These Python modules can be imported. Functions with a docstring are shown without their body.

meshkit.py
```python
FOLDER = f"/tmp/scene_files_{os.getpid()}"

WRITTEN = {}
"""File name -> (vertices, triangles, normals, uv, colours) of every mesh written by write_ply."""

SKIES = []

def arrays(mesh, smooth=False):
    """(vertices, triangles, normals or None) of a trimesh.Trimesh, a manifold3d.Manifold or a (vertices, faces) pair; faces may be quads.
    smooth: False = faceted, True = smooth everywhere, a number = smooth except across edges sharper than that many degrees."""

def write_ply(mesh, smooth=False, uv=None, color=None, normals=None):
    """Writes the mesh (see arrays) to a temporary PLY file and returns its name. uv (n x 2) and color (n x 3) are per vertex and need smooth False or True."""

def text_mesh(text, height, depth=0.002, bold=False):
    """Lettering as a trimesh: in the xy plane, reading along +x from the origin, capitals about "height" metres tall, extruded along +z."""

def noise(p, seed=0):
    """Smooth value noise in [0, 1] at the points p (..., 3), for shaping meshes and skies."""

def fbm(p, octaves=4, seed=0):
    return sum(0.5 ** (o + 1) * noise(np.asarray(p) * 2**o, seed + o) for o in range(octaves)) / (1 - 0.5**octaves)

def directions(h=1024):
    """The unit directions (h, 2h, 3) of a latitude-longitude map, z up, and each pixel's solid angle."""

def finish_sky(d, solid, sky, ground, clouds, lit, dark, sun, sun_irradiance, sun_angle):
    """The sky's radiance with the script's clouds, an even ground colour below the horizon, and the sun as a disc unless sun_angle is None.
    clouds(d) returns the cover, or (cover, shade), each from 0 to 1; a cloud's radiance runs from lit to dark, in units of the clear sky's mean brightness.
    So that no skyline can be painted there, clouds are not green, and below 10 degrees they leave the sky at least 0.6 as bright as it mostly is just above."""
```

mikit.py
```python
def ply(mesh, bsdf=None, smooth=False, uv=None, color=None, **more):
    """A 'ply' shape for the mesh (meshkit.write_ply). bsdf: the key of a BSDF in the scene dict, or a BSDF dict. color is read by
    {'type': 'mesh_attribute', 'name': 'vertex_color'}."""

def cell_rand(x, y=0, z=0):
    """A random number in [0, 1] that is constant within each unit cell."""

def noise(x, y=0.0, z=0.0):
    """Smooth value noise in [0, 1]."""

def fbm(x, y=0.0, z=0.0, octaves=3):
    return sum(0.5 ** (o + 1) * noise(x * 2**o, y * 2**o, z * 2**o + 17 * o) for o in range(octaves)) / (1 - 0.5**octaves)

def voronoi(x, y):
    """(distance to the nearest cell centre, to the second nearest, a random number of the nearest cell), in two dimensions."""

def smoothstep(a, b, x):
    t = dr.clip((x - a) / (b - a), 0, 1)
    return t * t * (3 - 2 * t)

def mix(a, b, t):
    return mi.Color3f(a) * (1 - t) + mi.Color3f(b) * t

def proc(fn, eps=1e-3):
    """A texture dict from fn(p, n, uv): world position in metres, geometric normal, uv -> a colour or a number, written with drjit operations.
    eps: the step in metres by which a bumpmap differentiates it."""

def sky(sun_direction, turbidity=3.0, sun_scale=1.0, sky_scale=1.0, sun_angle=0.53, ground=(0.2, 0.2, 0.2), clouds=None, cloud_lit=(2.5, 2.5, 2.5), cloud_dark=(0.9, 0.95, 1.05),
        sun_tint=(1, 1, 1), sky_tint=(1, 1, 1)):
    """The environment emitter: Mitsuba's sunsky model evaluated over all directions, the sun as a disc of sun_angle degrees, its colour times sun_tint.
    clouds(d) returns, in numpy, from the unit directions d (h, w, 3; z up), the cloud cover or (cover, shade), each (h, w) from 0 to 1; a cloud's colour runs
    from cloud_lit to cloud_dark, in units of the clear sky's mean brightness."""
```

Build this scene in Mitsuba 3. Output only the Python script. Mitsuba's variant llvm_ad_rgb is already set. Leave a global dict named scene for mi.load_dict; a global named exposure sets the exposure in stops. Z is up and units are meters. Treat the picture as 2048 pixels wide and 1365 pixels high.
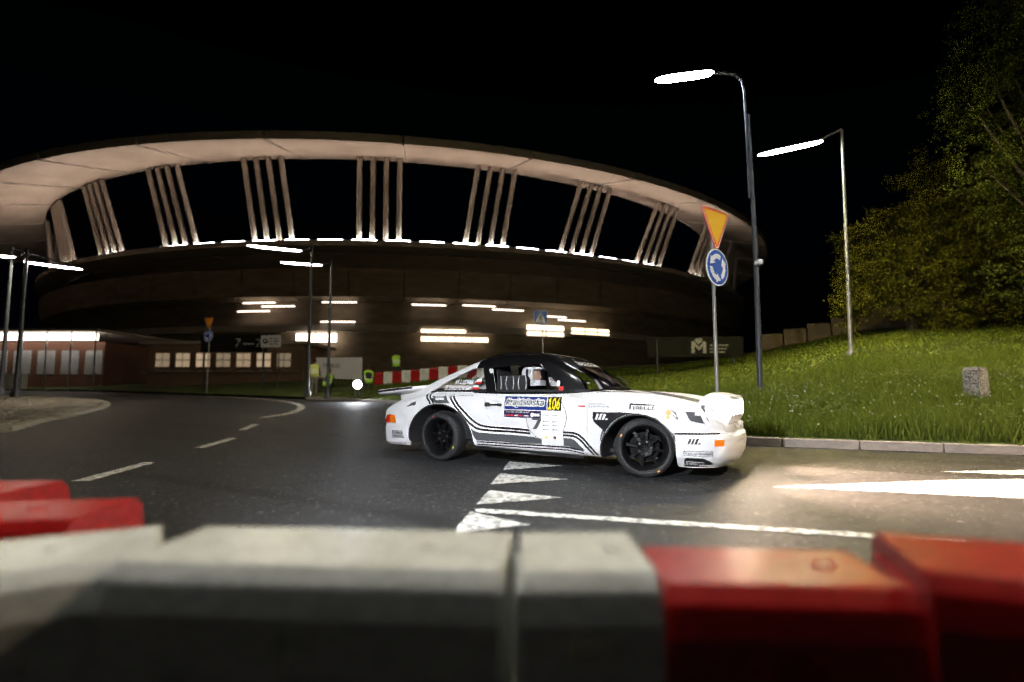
import math, random
import numpy as np, trimesh, shapely
import manifold3d as m3
import mitsuba as mi, drjit as dr
import mikit, meshkit
from shapely.geometry import Polygon, Point, LineString, box as sbox
from scipy.interpolate import PchipInterpolator, LinearNDInterpolator
from scipy.spatial import Delaunay, cKDTree
T = mi.ScalarTransform4f
rng = np.random.default_rng(7)
scene, labels = {'type': 'scene'}, {}

# ------------------------------------------------------------------ camera, sky, exposure
EYE = [0.0, 0.0, 0.86]
PITCH = math.atan(98 / 1080.0)
scene['camera'] = {'type': 'thinlens', 'fov': math.degrees(2 * math.atan(1024 / 1080.0)), 'fov_axis': 'x', 'near_clip': 0.05, 'far_clip': 3000.0,
                   'aperture_radius': 0.015, 'focus_distance': 6.3,
                   'to_world': T().look_at(origin=EYE, target=[0, math.cos(PITCH), EYE[2] + math.sin(PITCH)], up=[0, 0, 1])}
scene['sky'] = {**mikit.sky([0.3, -0.6, 0.25], turbidity=3.0, sun_scale=0.0, sky_scale=0.0035, sky_tint=(0.75, 0.8, 1.3), ground=(0.02, 0.02, 0.02)), 'sampling_weight': 0.3}
exposure = 0.0

# ------------------------------------------------------------------ helpers
def mat(key, base, rough=0.5, two=True, **kw):
    b = {'type': 'principled', 'base_color': {'type': 'rgb', 'value': list(base)} if not isinstance(base, dict) else base, 'roughness': rough, **kw}
    scene[key] = {'type': 'twosided', 'bsdf': b} if two else b
    return key
def numbered(k):
    if k not in scene and k not in labels: return k
    i = 1
    while f'{k}_{i:03d}' in scene or f'{k}_{i:03d}' in labels: i += 1
    return f'{k}_{i:03d}'
def obj(name, mesh, m, parent=None, smooth=False, label=None, cat=None, group=None, kind=None, emit=None, weight=1.0, to=None, **kw):
    key = numbered(name if parent is None else parent + '__' + name)
    d = mikit.ply(mesh, m, smooth, **kw)
    if to is not None: d['to_world'] = to
    if emit is not None:
        d['emitter'] = {'type': 'area', 'radiance': {'type': 'rgb', 'value': list(emit)}, 'sampling_weight': weight}
    scene[key] = d
    tag(key, label, cat, group, kind)
    return key
def tag(key, label=None, cat=None, group=None, kind=None):
    d = {k: v for k, v in dict(label=label, category=cat, group=group, kind=kind).items() if v}
    if d: labels[key] = {**labels.get(key, {}), **d}
def thing(name, label, cat, group=None):
    key = numbered(name)
    tag(key, label, cat, group)
    return key
def cat_(*ms): return trimesh.util.concatenate([as_tm(m) for m in ms])
def as_tm(m):
    if hasattr(m, 'to_mesh'):
        q = m.to_mesh(); return trimesh.Trimesh(q.vert_properties[:, :3], q.tri_verts, process=False)
    return m
def man(tm):
    tm = tm.copy(); tm.merge_vertices()
    return m3.Manifold(m3.Mesh(vert_properties=np.asarray(tm.vertices, np.float32), tri_verts=np.asarray(tm.faces, np.uint32)))
def bx(x0, x1, y0, y1, z0, z1, ch=0.0):
    c, e = np.array([(x0 + x1) / 2, (y0 + y1) / 2, (z0 + z1) / 2]), np.array([x1 - x0, y1 - y0, z1 - z0])
    if ch <= 0:
        m = trimesh.creation.box(e); m.apply_translation(c); return m
    pts = []
    for sx in (-1, 1):
        for sy in (-1, 1):
            for sz in (-1, 1):
                for k in range(3):
                    p = np.array([sx, sy, sz]) * e / 2; q = p - np.array([sx, sy, sz]) * ch; q[k] = p[k]; pts.append(c + q)
    return trimesh.convex.convex_hull(np.array(pts))
def tube(path, r, n=8, cap=True):
    p = np.asarray(path, float); r = np.broadcast_to(r, (len(p),))
    t = np.gradient(p, axis=0); t /= np.linalg.norm(t, axis=1, keepdims=True) + 1e-12
    up = np.array([0, 0, 1.0]) if abs(t[:, 2]).mean() < 0.8 else np.array([1.0, 0, 0])
    a = np.cross(t, up); a /= np.linalg.norm(a, axis=1, keepdims=True) + 1e-12; b = np.cross(t, a)
    ang = np.arange(n) * 2 * np.pi / n
    v = (p[:, None] + r[:, None, None] * (np.cos(ang)[None, :, None] * a[:, None] + np.sin(ang)[None, :, None] * b[:, None])).reshape(-1, 3)
    f = []
    for i in range(len(p) - 1):
        for j in range(n):
            k = (j + 1) % n; f += [[i * n + j, i * n + k, (i + 1) * n + k], [i * n + j, (i + 1) * n + k, (i + 1) * n + j]]
    if cap:
        v = np.vstack([v, p[:1], p[-1:]]); c0, c1 = len(v) - 2, len(v) - 1; L = (len(p) - 1) * n
        for j in range(n):
            k = (j + 1) % n; f += [[c0, k, j], [c1, L + j, L + k]]
    return trimesh.Trimesh(v, np.array(f), process=False)
def lathe(prof, n=32, axis='z'):
    pr = np.asarray(prof, float); ang = np.arange(n) * 2 * np.pi / n
    v = np.stack([pr[:, None, 0] * np.cos(ang), pr[:, None, 0] * np.sin(ang), np.repeat(pr[:, 1:2], n, 1)], -1).reshape(-1, 3)
    f = []
    for i in range(len(pr) - 1):
        for j in range(n):
            k = (j + 1) % n; f += [[i * n + j, i * n + k, (i + 1) * n + k], [i * n + j, (i + 1) * n + k, (i + 1) * n + j]]
    m = trimesh.Trimesh(v, np.array(f), process=False)
    if axis == 'y': m.apply_transform(np.array([[1, 0, 0, 0], [0, 0, 1, 0], [0, -1, 0, 0], [0, 0, 0, 1.0]]))
    if axis == 'x': m.apply_transform(np.array([[0, 0, 1, 0], [1, 0, 0, 0], [0, 1, 0, 0], [0, 0, 0, 1.0]]))
    return m
def grid_faces(nu, nv, closed_v=False):
    f = []
    for i in range(nu - 1):
        for j in range(nv if closed_v else nv - 1):
            k = (j + 1) % nv; f += [[i * nv + j, (i + 1) * nv + j, (i + 1) * nv + k], [i * nv + j, (i + 1) * nv + k, i * nv + k]]
    return np.array(f)
def extrude(poly, h, z0=0.0):
    g = [trimesh.creation.extrude_polygon(q, h, engine='earcut') for q in getattr(poly, 'geoms', [poly]) if q.area > 1e-9]
    m = trimesh.util.concatenate(g); m.apply_translation([0, 0, z0]); return m
def dens(c, step):
    c = np.asarray(c, float); out = []
    for a, b in zip(c[:-1], c[1:]):
        n = max(1, int(np.ceil(np.linalg.norm(b - a) / step))); out += [a + (b - a) * i / n for i in range(n)]
    return np.array(out + [c[-1]])
def fill(poly, step, extra=None, margin=None):
    """2D triangulation of a polygon with inner points: vertices (n,2), faces."""
    V, Fc, off = [], [], 0
    for q in getattr(poly, 'geoms', [poly]):
        if q.area < 1e-10: continue
        P = [dens(r.coords, step)[:-1] for r in [q.exterior, *q.interiors]]
        x0, y0, x1, y1 = q.bounds
        gx, gy = np.meshgrid(np.arange(x0 + step / 2, x1, step), np.arange(y0 + step / 2, y1, step))
        G = np.stack([gx.ravel(), gy.ravel()], 1)
        if extra is not None: G = np.vstack([G, extra])
        if len(G): G = G[shapely.contains_xy(q.buffer(-(step * 0.35 if margin is None else margin)), G[:, 0], G[:, 1])]
        A = np.vstack(P + [G]) if len(G) else np.vstack(P)
        tri = Delaunay(A).simplices; c = A[tri].mean(1)
        tri = tri[shapely.contains_xy(q, c[:, 0], c[:, 1])]
        e1, e2 = A[tri[:, 1]] - A[tri[:, 0]], A[tri[:, 2]] - A[tri[:, 0]]
        cr = e1[:, 0] * e2[:, 1] - e1[:, 1] * e2[:, 0]; tri = np.where((cr < 0)[:, None], tri[:, ::-1], tri)
        V.append(A); Fc.append(tri[np.abs(cr) > 1e-12] + off); off += len(A)
    return np.vstack(V), np.vstack(Fc)
def text2d(text, height, bold=False, width=None, shear=0.0):
    m = meshkit.text_mesh(text, height, 0.002, bold)
    v, f = np.array(m.vertices), np.array(m.faces)
    f = f[(v[f][:, :, 2] < 1e-6).all(1)][:, ::-1]
    u = np.unique(f); r = np.full(len(v), -1); r[u] = np.arange(len(u)); p = v[u][:, :2]; f = r[f]
    p = p - [p[:, 0].min(), 0]
    if width: p[:, 0] *= width / p[:, 0].max()
    p[:, 0] += shear * p[:, 1]
    return p, f
def text_poly(text, height, bold=False, width=None, shear=0.0):
    p, f = text2d(text, height, bold, width, shear)
    return shapely.union_all([Polygon(p[t]).buffer(1e-5) for t in f if Polygon(p[t]).area > 0])
def rot(m, deg, axis, at=(0, 0, 0)):
    m = m.copy(); m.apply_transform(trimesh.transformations.rotation_matrix(math.radians(deg), axis, at)); return m
def mv(m, x=0, y=0, z=0):
    m = m.copy(); m.apply_translation([x, y, z]); return m
def place(x, y, z, rz=0): return T().translate([x, y, z]).rotate([0, 0, 1], rz)
def bend(m, T4):
    m = m.copy(); m.apply_transform(T4); return m
N_, FB, SS, MX = mikit.noise, mikit.fbm, mikit.smoothstep, mikit.mix

# ------------------------------------------------------------------ materials
def asphalt(p, n, uv):
    g = N_(p.x * 110, p.y * 110); h = FB(p.x * 1.3, p.y * 1.3); k = N_(p.x * 34, p.y * 34)
    sp = SS(0.86, 0.93, N_(p.x * 48, p.y * 48, 3.0))
    a, c = p.x * 0.862 - p.y * 0.507, p.x * 0.507 + p.y * 0.862
    wear = FB(c * 1.6, a * 0.09, octaves=3); track = SS(.50, .72, N_(c * 3.1 + 4.0, a * 0.05 + 0.35 * N_(a * .3, 7.0)))
    wob = 0.12 * N_(p.x * 2.2, p.y * 2.2) + 0.05 * N_(p.x * 9, p.y * 9)
    crack = (1 - SS(.0, .012, dr.abs(N_(p.x * .55 + wob * 3, p.y * .55 + wob * 3, 5.0) - .5))) * SS(.5, .62, N_(p.x * .4, p.y * .4, 9.0))
    seam = 1 - SS(.006, .018, dr.abs(c - 6.2 * dr.floor(c / 6.2 + .31) - 0.9 + wob * .4))
    tone = 0.80 + 0.4 * mikit.cell_rand(dr.floor(c / 6.2 + .16), 3)
    b = MX((0.010, 0.0105, 0.0118), (0.040, 0.0405, 0.042), 0.36 * g + 0.14 * h + 0.38 * k + 0.12 * wear) * tone
    b = b * (1 - 0.38 * track) * (1 - 0.6 * crack) * (1 - 0.5 * seam)
    return b + mi.Color3f(0.16) * sp * 0.55
scene['asphalt'] = {'type': 'twosided', 'bsdf': {'type': 'bumpmap', 'arbitrary': mikit.proc(lambda p, n, uv: 0.5 * N_(p.x * 110, p.y * 110) + 0.5 * N_(p.x * 34, p.y * 34), 2e-3), 'scale': 0.0065,
                    'bsdf': {'type': 'principled', 'base_color': mikit.proc(asphalt), 'roughness': 0.6, 'specular': 0.28}}}
def paint(p, n, uv):
    w = SS(0.30, 0.55, FB(p.x * 34, p.y * 34)); g = N_(p.x * 140, p.y * 140)
    return MX((0.16, 0.16, 0.155), (0.66, 0.65, 0.61), w * (0.75 + 0.25 * g))
scene['road_paint'] = {'type': 'twosided', 'bsdf': {'type': 'bumpmap', 'arbitrary': mikit.proc(lambda p, n, uv: N_(p.x * 70, p.y * 70), 2e-3), 'scale': 0.006,
                       'bsdf': {'type': 'principled', 'base_color': mikit.proc(paint), 'roughness': 0.6}}}
mat('soil', mikit.proc(lambda p, n, uv: MX((0.028, 0.045, 0.012), (0.075, 0.10, 0.022), FB(p.x * 2.1, p.y * 2.1, octaves=4)) * (0.55 + 0.9 * N_(p.x * 30, p.y * 30))), 0.9)
mat('kerb_stone', mikit.proc(lambda p, n, uv: MX((0.24, 0.225, 0.20), (0.46, 0.43, 0.39), FB(p.x * 9, p.y * 9, p.z * 20)) * (0.75 + 0.4 * N_(p.x * 90, p.y * 90, p.z * 90))), 0.85)
mat('sett', mikit.proc(lambda p, n, uv: MX((0.20, 0.185, 0.16), (0.42, 0.39, 0.34), N_(p.x * 3.1, p.y * 3.1)) * (0.6 + 0.6 * FB(p.x * 40, p.y * 40))), 0.8)
mat('steel', (0.62, 0.63, 0.65), 0.3, metallic=0.85)
mat('dark_steel', (0.09, 0.10, 0.12), 0.4, metallic=0.6)
mat('black', (0.012, 0.012, 0.013), 0.45)
mat('lamp_glass', (0.85, 0.85, 0.85), 0.4)
mat('white_plain', (0.8, 0.8, 0.8), 0.45)
mat('concrete', mikit.proc(lambda p, n, uv: MX((0.26, 0.23, 0.20), (0.42, 0.38, 0.34), FB(p.x * 0.9, p.y * 0.9, p.z * 0.9, octaves=4))), 0.85)
mat('dark_wall', mikit.proc(lambda p, n, uv: MX((0.12, 0.095, 0.07), (0.30, 0.24, 0.18), FB(p.x * 0.6, p.y * 0.6, p.z * 1.6, octaves=4))), 0.8)

# ------------------------------------------------------------------ ground
def hroad(x, y):
    t = np.maximum(np.asarray(y, float) - 9, 0); return 0.03 * t * t / (t + 6) + 0 * np.asarray(x, float)
EDGE = [(60, -11.5), (40, -4.2), (14, 4.8), (6.88, 7.37), (5.0, 8.1), (3.95, 8.55), (3.1, 9.15), (2.2, 10.4), (1.2, 12.6), (-0.6, 16.4), (-2.6, 20.0), (-5, 23.0), (-8, 25.6), (-12, 28.2), (-17, 31.4), (-24, 35.6), (-34, 40.5), (-50, 44), (-80, 42)]
_e = np.array(EDGE[1:-1], float); _t = np.r_[0, np.cumsum(np.linalg.norm(np.diff(_e, axis=0), axis=1))]
_s = np.arange(0, _t[-1], 0.25)
EDGE_S = np.stack([PchipInterpolator(_t, _e[:, 0])(_s), PchipInterpolator(_t, _e[:, 1])(_s)], 1)
ROAD = Polygon([EDGE[0], *EDGE_S.tolist(), EDGE[-1], (-80, -15), (60, -15)])
_tree = cKDTree(EDGE_S)
def hland(x, y):
    x, y = np.asarray(x, float), np.asarray(y, float)
    d = _tree.query(np.stack([x.ravel(), y.ravel()], 1))[0].reshape(x.shape)
    az = x / np.maximum(y, 2.0)
    k = np.interp(az, [-1, -0.6, -0.3, -0.1, 0.1, 0.2, 0.33, 0.45, 0.65, 1.2], [.08, .10, .17, .21, .10, .085, .10, .13, .185, .20])
    L = np.interp(az, [-0.3, -0.2, -0.08, 0.2, 0.5], [6, 9, 10, 30, 40])
    bump = 0.10 * (meshkit.fbm(np.stack([x * .35, y * .35, 0 * x], -1), 3) - .5) * np.clip(d, 0, 1)
    return hroad(x, y) + 0.10 + k * L * (1 - np.exp(-d / L)) + bump
near = Polygon([(-12, -14.9), (16, -14.9), (16, 20), (-12, 20)])
gx, gy = np.meshgrid(np.arange(-11.8, 15.8, .5), np.arange(-14, 20, .5))
v2, f2 = fill(ROAD, 3.0, np.stack([gx.ravel(), gy.ravel()], 1), margin=0.15)
obj('road', trimesh.Trimesh(np.c_[v2, hroad(v2[:, 0], v2[:, 1])], f2, process=False), 'asphalt', smooth=True, label='dark asphalt roundabout road with gritty grain', kind='structure')
LAND = Polygon([(420, -200), (420, 420), (-420, 420), (-420, 42), (-80, 42), *EDGE_S[::-1].tolist(), (60, -11.5), (60, -200)])
ex = [np.stack(np.meshgrid(np.arange(-40, 45, 1.0), np.arange(3, 75, 1.0)), -1).reshape(-1, 2), np.stack(np.meshgrid(np.arange(-300, 300, 14.0), np.arange(-20, 320, 14.0)), -1).reshape(-1, 2)]
v2, f2 = fill(LAND, 60.0, np.vstack(ex), margin=0.35)
# boundary points follow the kerb line exactly
v3 = np.vstack([v2]); z3 = hland(v3[:, 0], v3[:, 1])
obj('grass_bank', trimesh.Trimesh(np.c_[v3, z3], f2, process=False), 'soil', smooth=True, label='grassy bank rising behind the kerb to the right', kind='structure')
# ------------------------------------------------------------------ road markings (sheets 4 mm above the asphalt)
def sheet(poly, m, lift, name, label, step=0.4, hf=hroad, kind=None, parent=None, cat=None, group=None):
    v, f = fill(poly, step)
    return obj(name, trimesh.Trimesh(np.c_[v, hf(v[:, 0], v[:, 1]) + lift], f, process=False), m, parent, True, label, cat, group, kind)
def ragged(pts, a=0.012, st=0.06, seed=0):
    q = dens(list(pts) + [pts[0]], st)[:-1]
    r = np.random.default_rng(seed); return Polygon(q + r.normal(0, a * 0.5, q.shape)).buffer(0)
mk = thing('road_marking', None, None)
scene_mk = [
    ('give_way_triangle', [(-0.10, 5.92), (-0.03, 6.62), (0.57, 6.22)]), ('give_way_triangle', [(-0.20, 5.02), (-0.12, 5.68), (0.54, 5.31)]),
    ('give_way_triangle', [(-0.27, 4.16), (-0.20, 4.74), (0.42, 4.41)]), ('give_way_triangle', [(-0.35, 3.34), (-0.30, 3.92), (0.12, 3.54)]),
    ('edge_line', [(-0.28, 4.03), (0.91, 3.69), (2.6, 3.20), (2.57, 3.09), (0.89, 3.57), (-0.24, 3.89)]),
    ('dash', [(-4.16, 5.2), (-4.39, 6.56), (-4.24, 6.53), (-3.99, 5.21)]), ('dash', [(-4.74, 8.17), (-5.07, 9.78), (-4.90, 9.76), (-4.57, 8.14)]), ('dash', [(-5.75, 11.5), (-6.18, 13.0), (-6.02, 13.0), (-5.58, 11.45)]),
    ('arrow', [(2.30, 4.90), (4.17, 5.27), (6.3, 5.45), (6.3, 4.55), (4.2, 4.33)]), ('bar', [(4.5, 5.79), (7.2, 6.15), (7.2, 5.85), (5.2, 5.55)])]
for i, (nm, pts) in enumerate(scene_mk):
    sheet(ragged(pts, seed=i), 'road_paint', 0.004, nm, None, 0.3, parent=mk)
arc = [(-7.0, 15.2), (-6.9, 16.6), (-7.5, 19.3), (-9.2, 23.0), (-12.5, 27.0), (-17, 30.0)]
ln = LineString(np.stack([PchipInterpolator(range(6), np.array(arc)[:, k])(np.linspace(0, 5, 40)) for k in (0, 1)], 1))
sheet(ln.buffer(0.13, cap_style=2), 'road_paint', 0.004, 'curved_line', None, 0.5, parent=mk)
tag(mk, 'white painted give-way triangles, dashes and lines on the asphalt', None, None, 'structure')

# ------------------------------------------------------------------ kerb of single stones along the right verge
kb = thing('kerb', 'pale stone kerb edging the grass on the right', None); tag(kb, kind='structure')
s = 0.0
KERB = [obj]
while s < _t[-1] - 1.2 and s < 62:
    p, q = (np.array([np.interp(a, _s, EDGE_S[:, 0]), np.interp(a, _s, EDGE_S[:, 1])]) for a in (s, s + 0.99))
    if -0.9 < p[0] / max(p[1], .1) < 1.9 or True:
        d = q - p; L = np.linalg.norm(d); ang = math.degrees(math.atan2(d[1], d[0])); c = (p + q) / 2
        b = bx(-L / 2 + 0.004, L / 2 - 0.004, -0.02, 0.14, -0.12, 0.125 + rng.normal(0, .004), 0.012)
        b = rot(b, rng.normal(0, 0.35), (0, 0, 1)); z = float(hroad(*c))
        obj('stone', mv(rot(b, ang, (0, 0, 1)), c[0], c[1], z + rng.normal(0, .002)), 'kerb_stone', kb)
    s += 1.0

# ------------------------------------------------------------------ paved island on the left
ISL = Polygon([(-10.2, 11.0), (-11.6, 13.3), (-13.2, 16.7), (-14.5, 19.2), (-16.2, 21.8), (-19, 24.8), (-23, 27.6), (-30, 31), (-42, 33), (-46, 22), (-30, 12), (-14, 7.5), (-11, 8.8)]).buffer(1.2).buffer(-1.2)
isl = thing('paved_island', 'cobbled roundabout island with a low stone rim at far left', None); tag(isl, kind='structure')
inner = ISL.buffer(-0.22)
hI = lambda x, y: hroad(x, y) + 0.07
sheet(inner, 'asphalt', 0.0, 'bed', None, 1.0, hf=hI, parent=isl)
ring_ = ISL.exterior; Lr = ring_.length; k = 0; loc = []
while k < Lr:
    a, b_ = ring_.interpolate(k), ring_.interpolate(k + 0.99); d = np.array([b_.x - a.x, b_.y - a.y]); c = np.array([(a.x + b_.x) / 2, (a.y + b_.y) / 2])
    if -1.15 < c[0] / c[1] < 0 and c[1] < 36:
        m = rot(bx(-.49, .49, -.1, .1, -.12, 0.10, 0.01), math.degrees(math.atan2(d[1], d[0])), (0, 0, 1)); obj('rim_stone', mv(m, c[0], c[1], float(hroad(*c))), 'kerb_stone', isl)
    k += 1.0
cells = []
for i in range(190):
    for j in range(170):
        x, y = -10.0 - i * 0.135 + (j % 2) * 0.06 + rng.normal(0, .006), 8.0 + j * 0.135 + rng.normal(0, .006)
        if -1.05 < x / y and shapely.contains_xy(inner, x, y): cells.append((y, x))
cells.sort()
def sett(x, y):
    w, h = 0.054 + rng.normal(0, .003), 0.054 + rng.normal(0, .003)
    m = bx(-w, w, -h, h, -0.03, 0.052 + rng.normal(0, .007), 0.014); return mv(rot(m, rng.normal(0, 4), (0, 0, 1)), x, y, float(hI(x, y)))
for y, x in cells[:300]: obj('sett', sett(x, y), 'sett', isl)
kk = obj('setts', cat_(*[sett(x, y) for y, x in cells[300:]]), 'sett', isl); tag(kk, 'small grey granite setts running back over the island', None, None, 'stuff')

# ------------------------------------------------------------------ stadium
CS = np.array([-24.0, 148.5])
def pol(a, R, z, c=(-24.0, 148.5)): a = np.radians(a); return np.stack([c[0] + R * np.sin(a), c[1] - R * np.cos(a), np.broadcast_to(z, np.shape(a)) + 0 * a], -1)
def ringseg(a0, a1, prof, n, c=(-24.0, 148.5)):
    """a profile [(R, z), ...] (closed) swept over angles a0..a1 degrees"""
    pr = np.array(prof); A = np.linspace(a0, a1, n)
    v = np.concatenate([np.c_[pol(np.full(len(pr), a), pr[:, 0], pr[:, 1], c)] for a in A]); f = grid_faces(n, len(pr), True)
    v0 = len(v); v = np.vstack([v, v[:len(pr)].mean(0), v[-len(pr):].mean(0)]); m = len(pr)
    f = np.vstack([f, [[v0, (j + 1) % m, j] for j in range(m)], [[v0 + 1, (n - 1) * m + j, (n - 1) * m + (j + 1) % m] for j in range(m)]])
    t = trimesh.Trimesh(v, f, process=False); t.fix_normals(); return t
st = thing('stadium', 'round floodlit stadium with a pale ring roof on slanted columns, each split into four flicker streaks', 'stadium')
mat('roof_panel', mikit.proc(lambda p, n, uv: MX((0.46, 0.38, 0.32), (0.66, 0.57, 0.50), FB(p.x * 0.35, p.y * 0.35, p.z, octaves=4))), 0.6)
mat('column_paint', (0.62, 0.56, 0.52), 0.55)
for k in range(-7, 9):
    a = 4.7 + 10 * k
    obj('roof_panel', ringseg(a - 4.93, a + 4.93, [(89, 29.2), (83, 30.6), (77.4, 32.0), (77.4, 32.6), (89.2, 30.1)], 9, (-27.6, 147.9)), 'roof_panel', st)
    for j, w in enumerate((-1.5, -.5, .5, 1.5)):
        b = a + w * 1.24; t_ = 4.4 + 1.12 * (a - 4.4) + w * 1.24
        P = np.array([pol(b, 79.2, 19.9), pol(t_, 80.2, 31.5)])
        obj('column', tube(P, 0.34, 10), 'column_paint', st, smooth=40)  # each support is split into four struts, shaping its lamp flicker streaks
    obj('purlin', tube(pol(np.array([a - 5, a - 5.0]), np.array([77.5, 89.0]), np.array([32.0, 29.2]), (-27.6, 147.9)) - [0, 0, .12], .10, 6), 'column_paint', st)
obj('rim', ringseg(-75, 95, [(77.5, 19.2), (81.2, 19.2), (81.2, 19.9), (77.5, 19.9)], 86), 'concrete', st, smooth=30)
obj('recess_wall', ringseg(-75, 95, [(76.5, 15.5), (77.2, 15.5), (77.2, 19.2), (76.5, 19.2)], 60), 'dark_wall', st, smooth=30)
for k in range(-11, 12):
    a = 4.7 + 5 * k; obj('parapet_panel', ringseg(a - 2.46, a + 2.46, [(77.4, 12.4), (80.2, 12.8), (80.6, 16.4), (77.4, 16.6)], 6), 'dark_wall', st, smooth=20)
obj('parapet', ringseg(60, 95, [(77.4, 12.4), (80.2, 12.8), (80.6, 16.4), (77.4, 16.6)], 20), 'dark_wall', st, smooth=20)
obj('lower_wall', ringseg(-75, 95, [(76.0, 0.5), (78.0, 0.5), (78.0, 12.4), (76.0, 12.4)], 86), 'dark_wall', st, smooth=30)
obj('floor_band', ringseg(-75, 95, [(77.9, 8.4), (79.2, 8.4), (79.2, 9.3), (77.9, 9.3)], 86), 'concrete', st, smooth=20)
for k in range(-16, 17):
    a = 3.4 + 3.15 * k
    if a > 45: continue
    obj('light_strip', ringseg(a - 1.12, a + 1.12, [(79.45, 20.15), (79.85, 20.15), (79.85, 20.38), (79.45, 20.38)], 6), 'lamp_glass', st, emit=(40, 32, 26), weight=0.25)  # rim lamps drawn out into strips the length of their blur streaks
for a0, a1, z0, z1, e in ((-2.75, 1.0, 7.0, 8.1, (5.5, 4.7, 3.7)), (19.2, 23.2, 9.15, 9.75, (5, 4.2, 3.0)), (19.2, 23.2, 8.3, 8.9, (2.2, 1.7, 1.2)), (8.8, 13.0, 8.35, 8.75, (4, 3.1, 2.0)), (8.8, 15.2, 7.2, 7.8, (3.2, 2.4, 1.6)), (24.2, 28.8, 9.3, 9.65, (3.6, 2.7, 1.6)), (24.2, 28.8, 8.8, 9.1, (3.2, 2.4, 1.4))):
    w = obj('lit_window', ringseg(a0, a1, [(79.2, z0), (79.4, z0), (79.4, z1), (79.2, z1)], 8), 'lamp_glass', st, emit=e, weight=0.02)
    obj('window_frame', ringseg(a0 - .1, a1 + .1, [(79.15, z0 - .15), (79.45, z0 - .15), (79.45, z0 - .02), (79.15, z0 - .02)], 8), 'dark_steel', st)
    for b_ in np.linspace(a0, a1, max(3, int((a1 - a0) / 1.1)))[1:-1]: obj('mullion', ringseg(b_ - .05, b_ + .05, [(79.4, z0), (79.5, z0), (79.5, z1), (79.4, z1)], 2), 'dark_steel', w)
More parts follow.
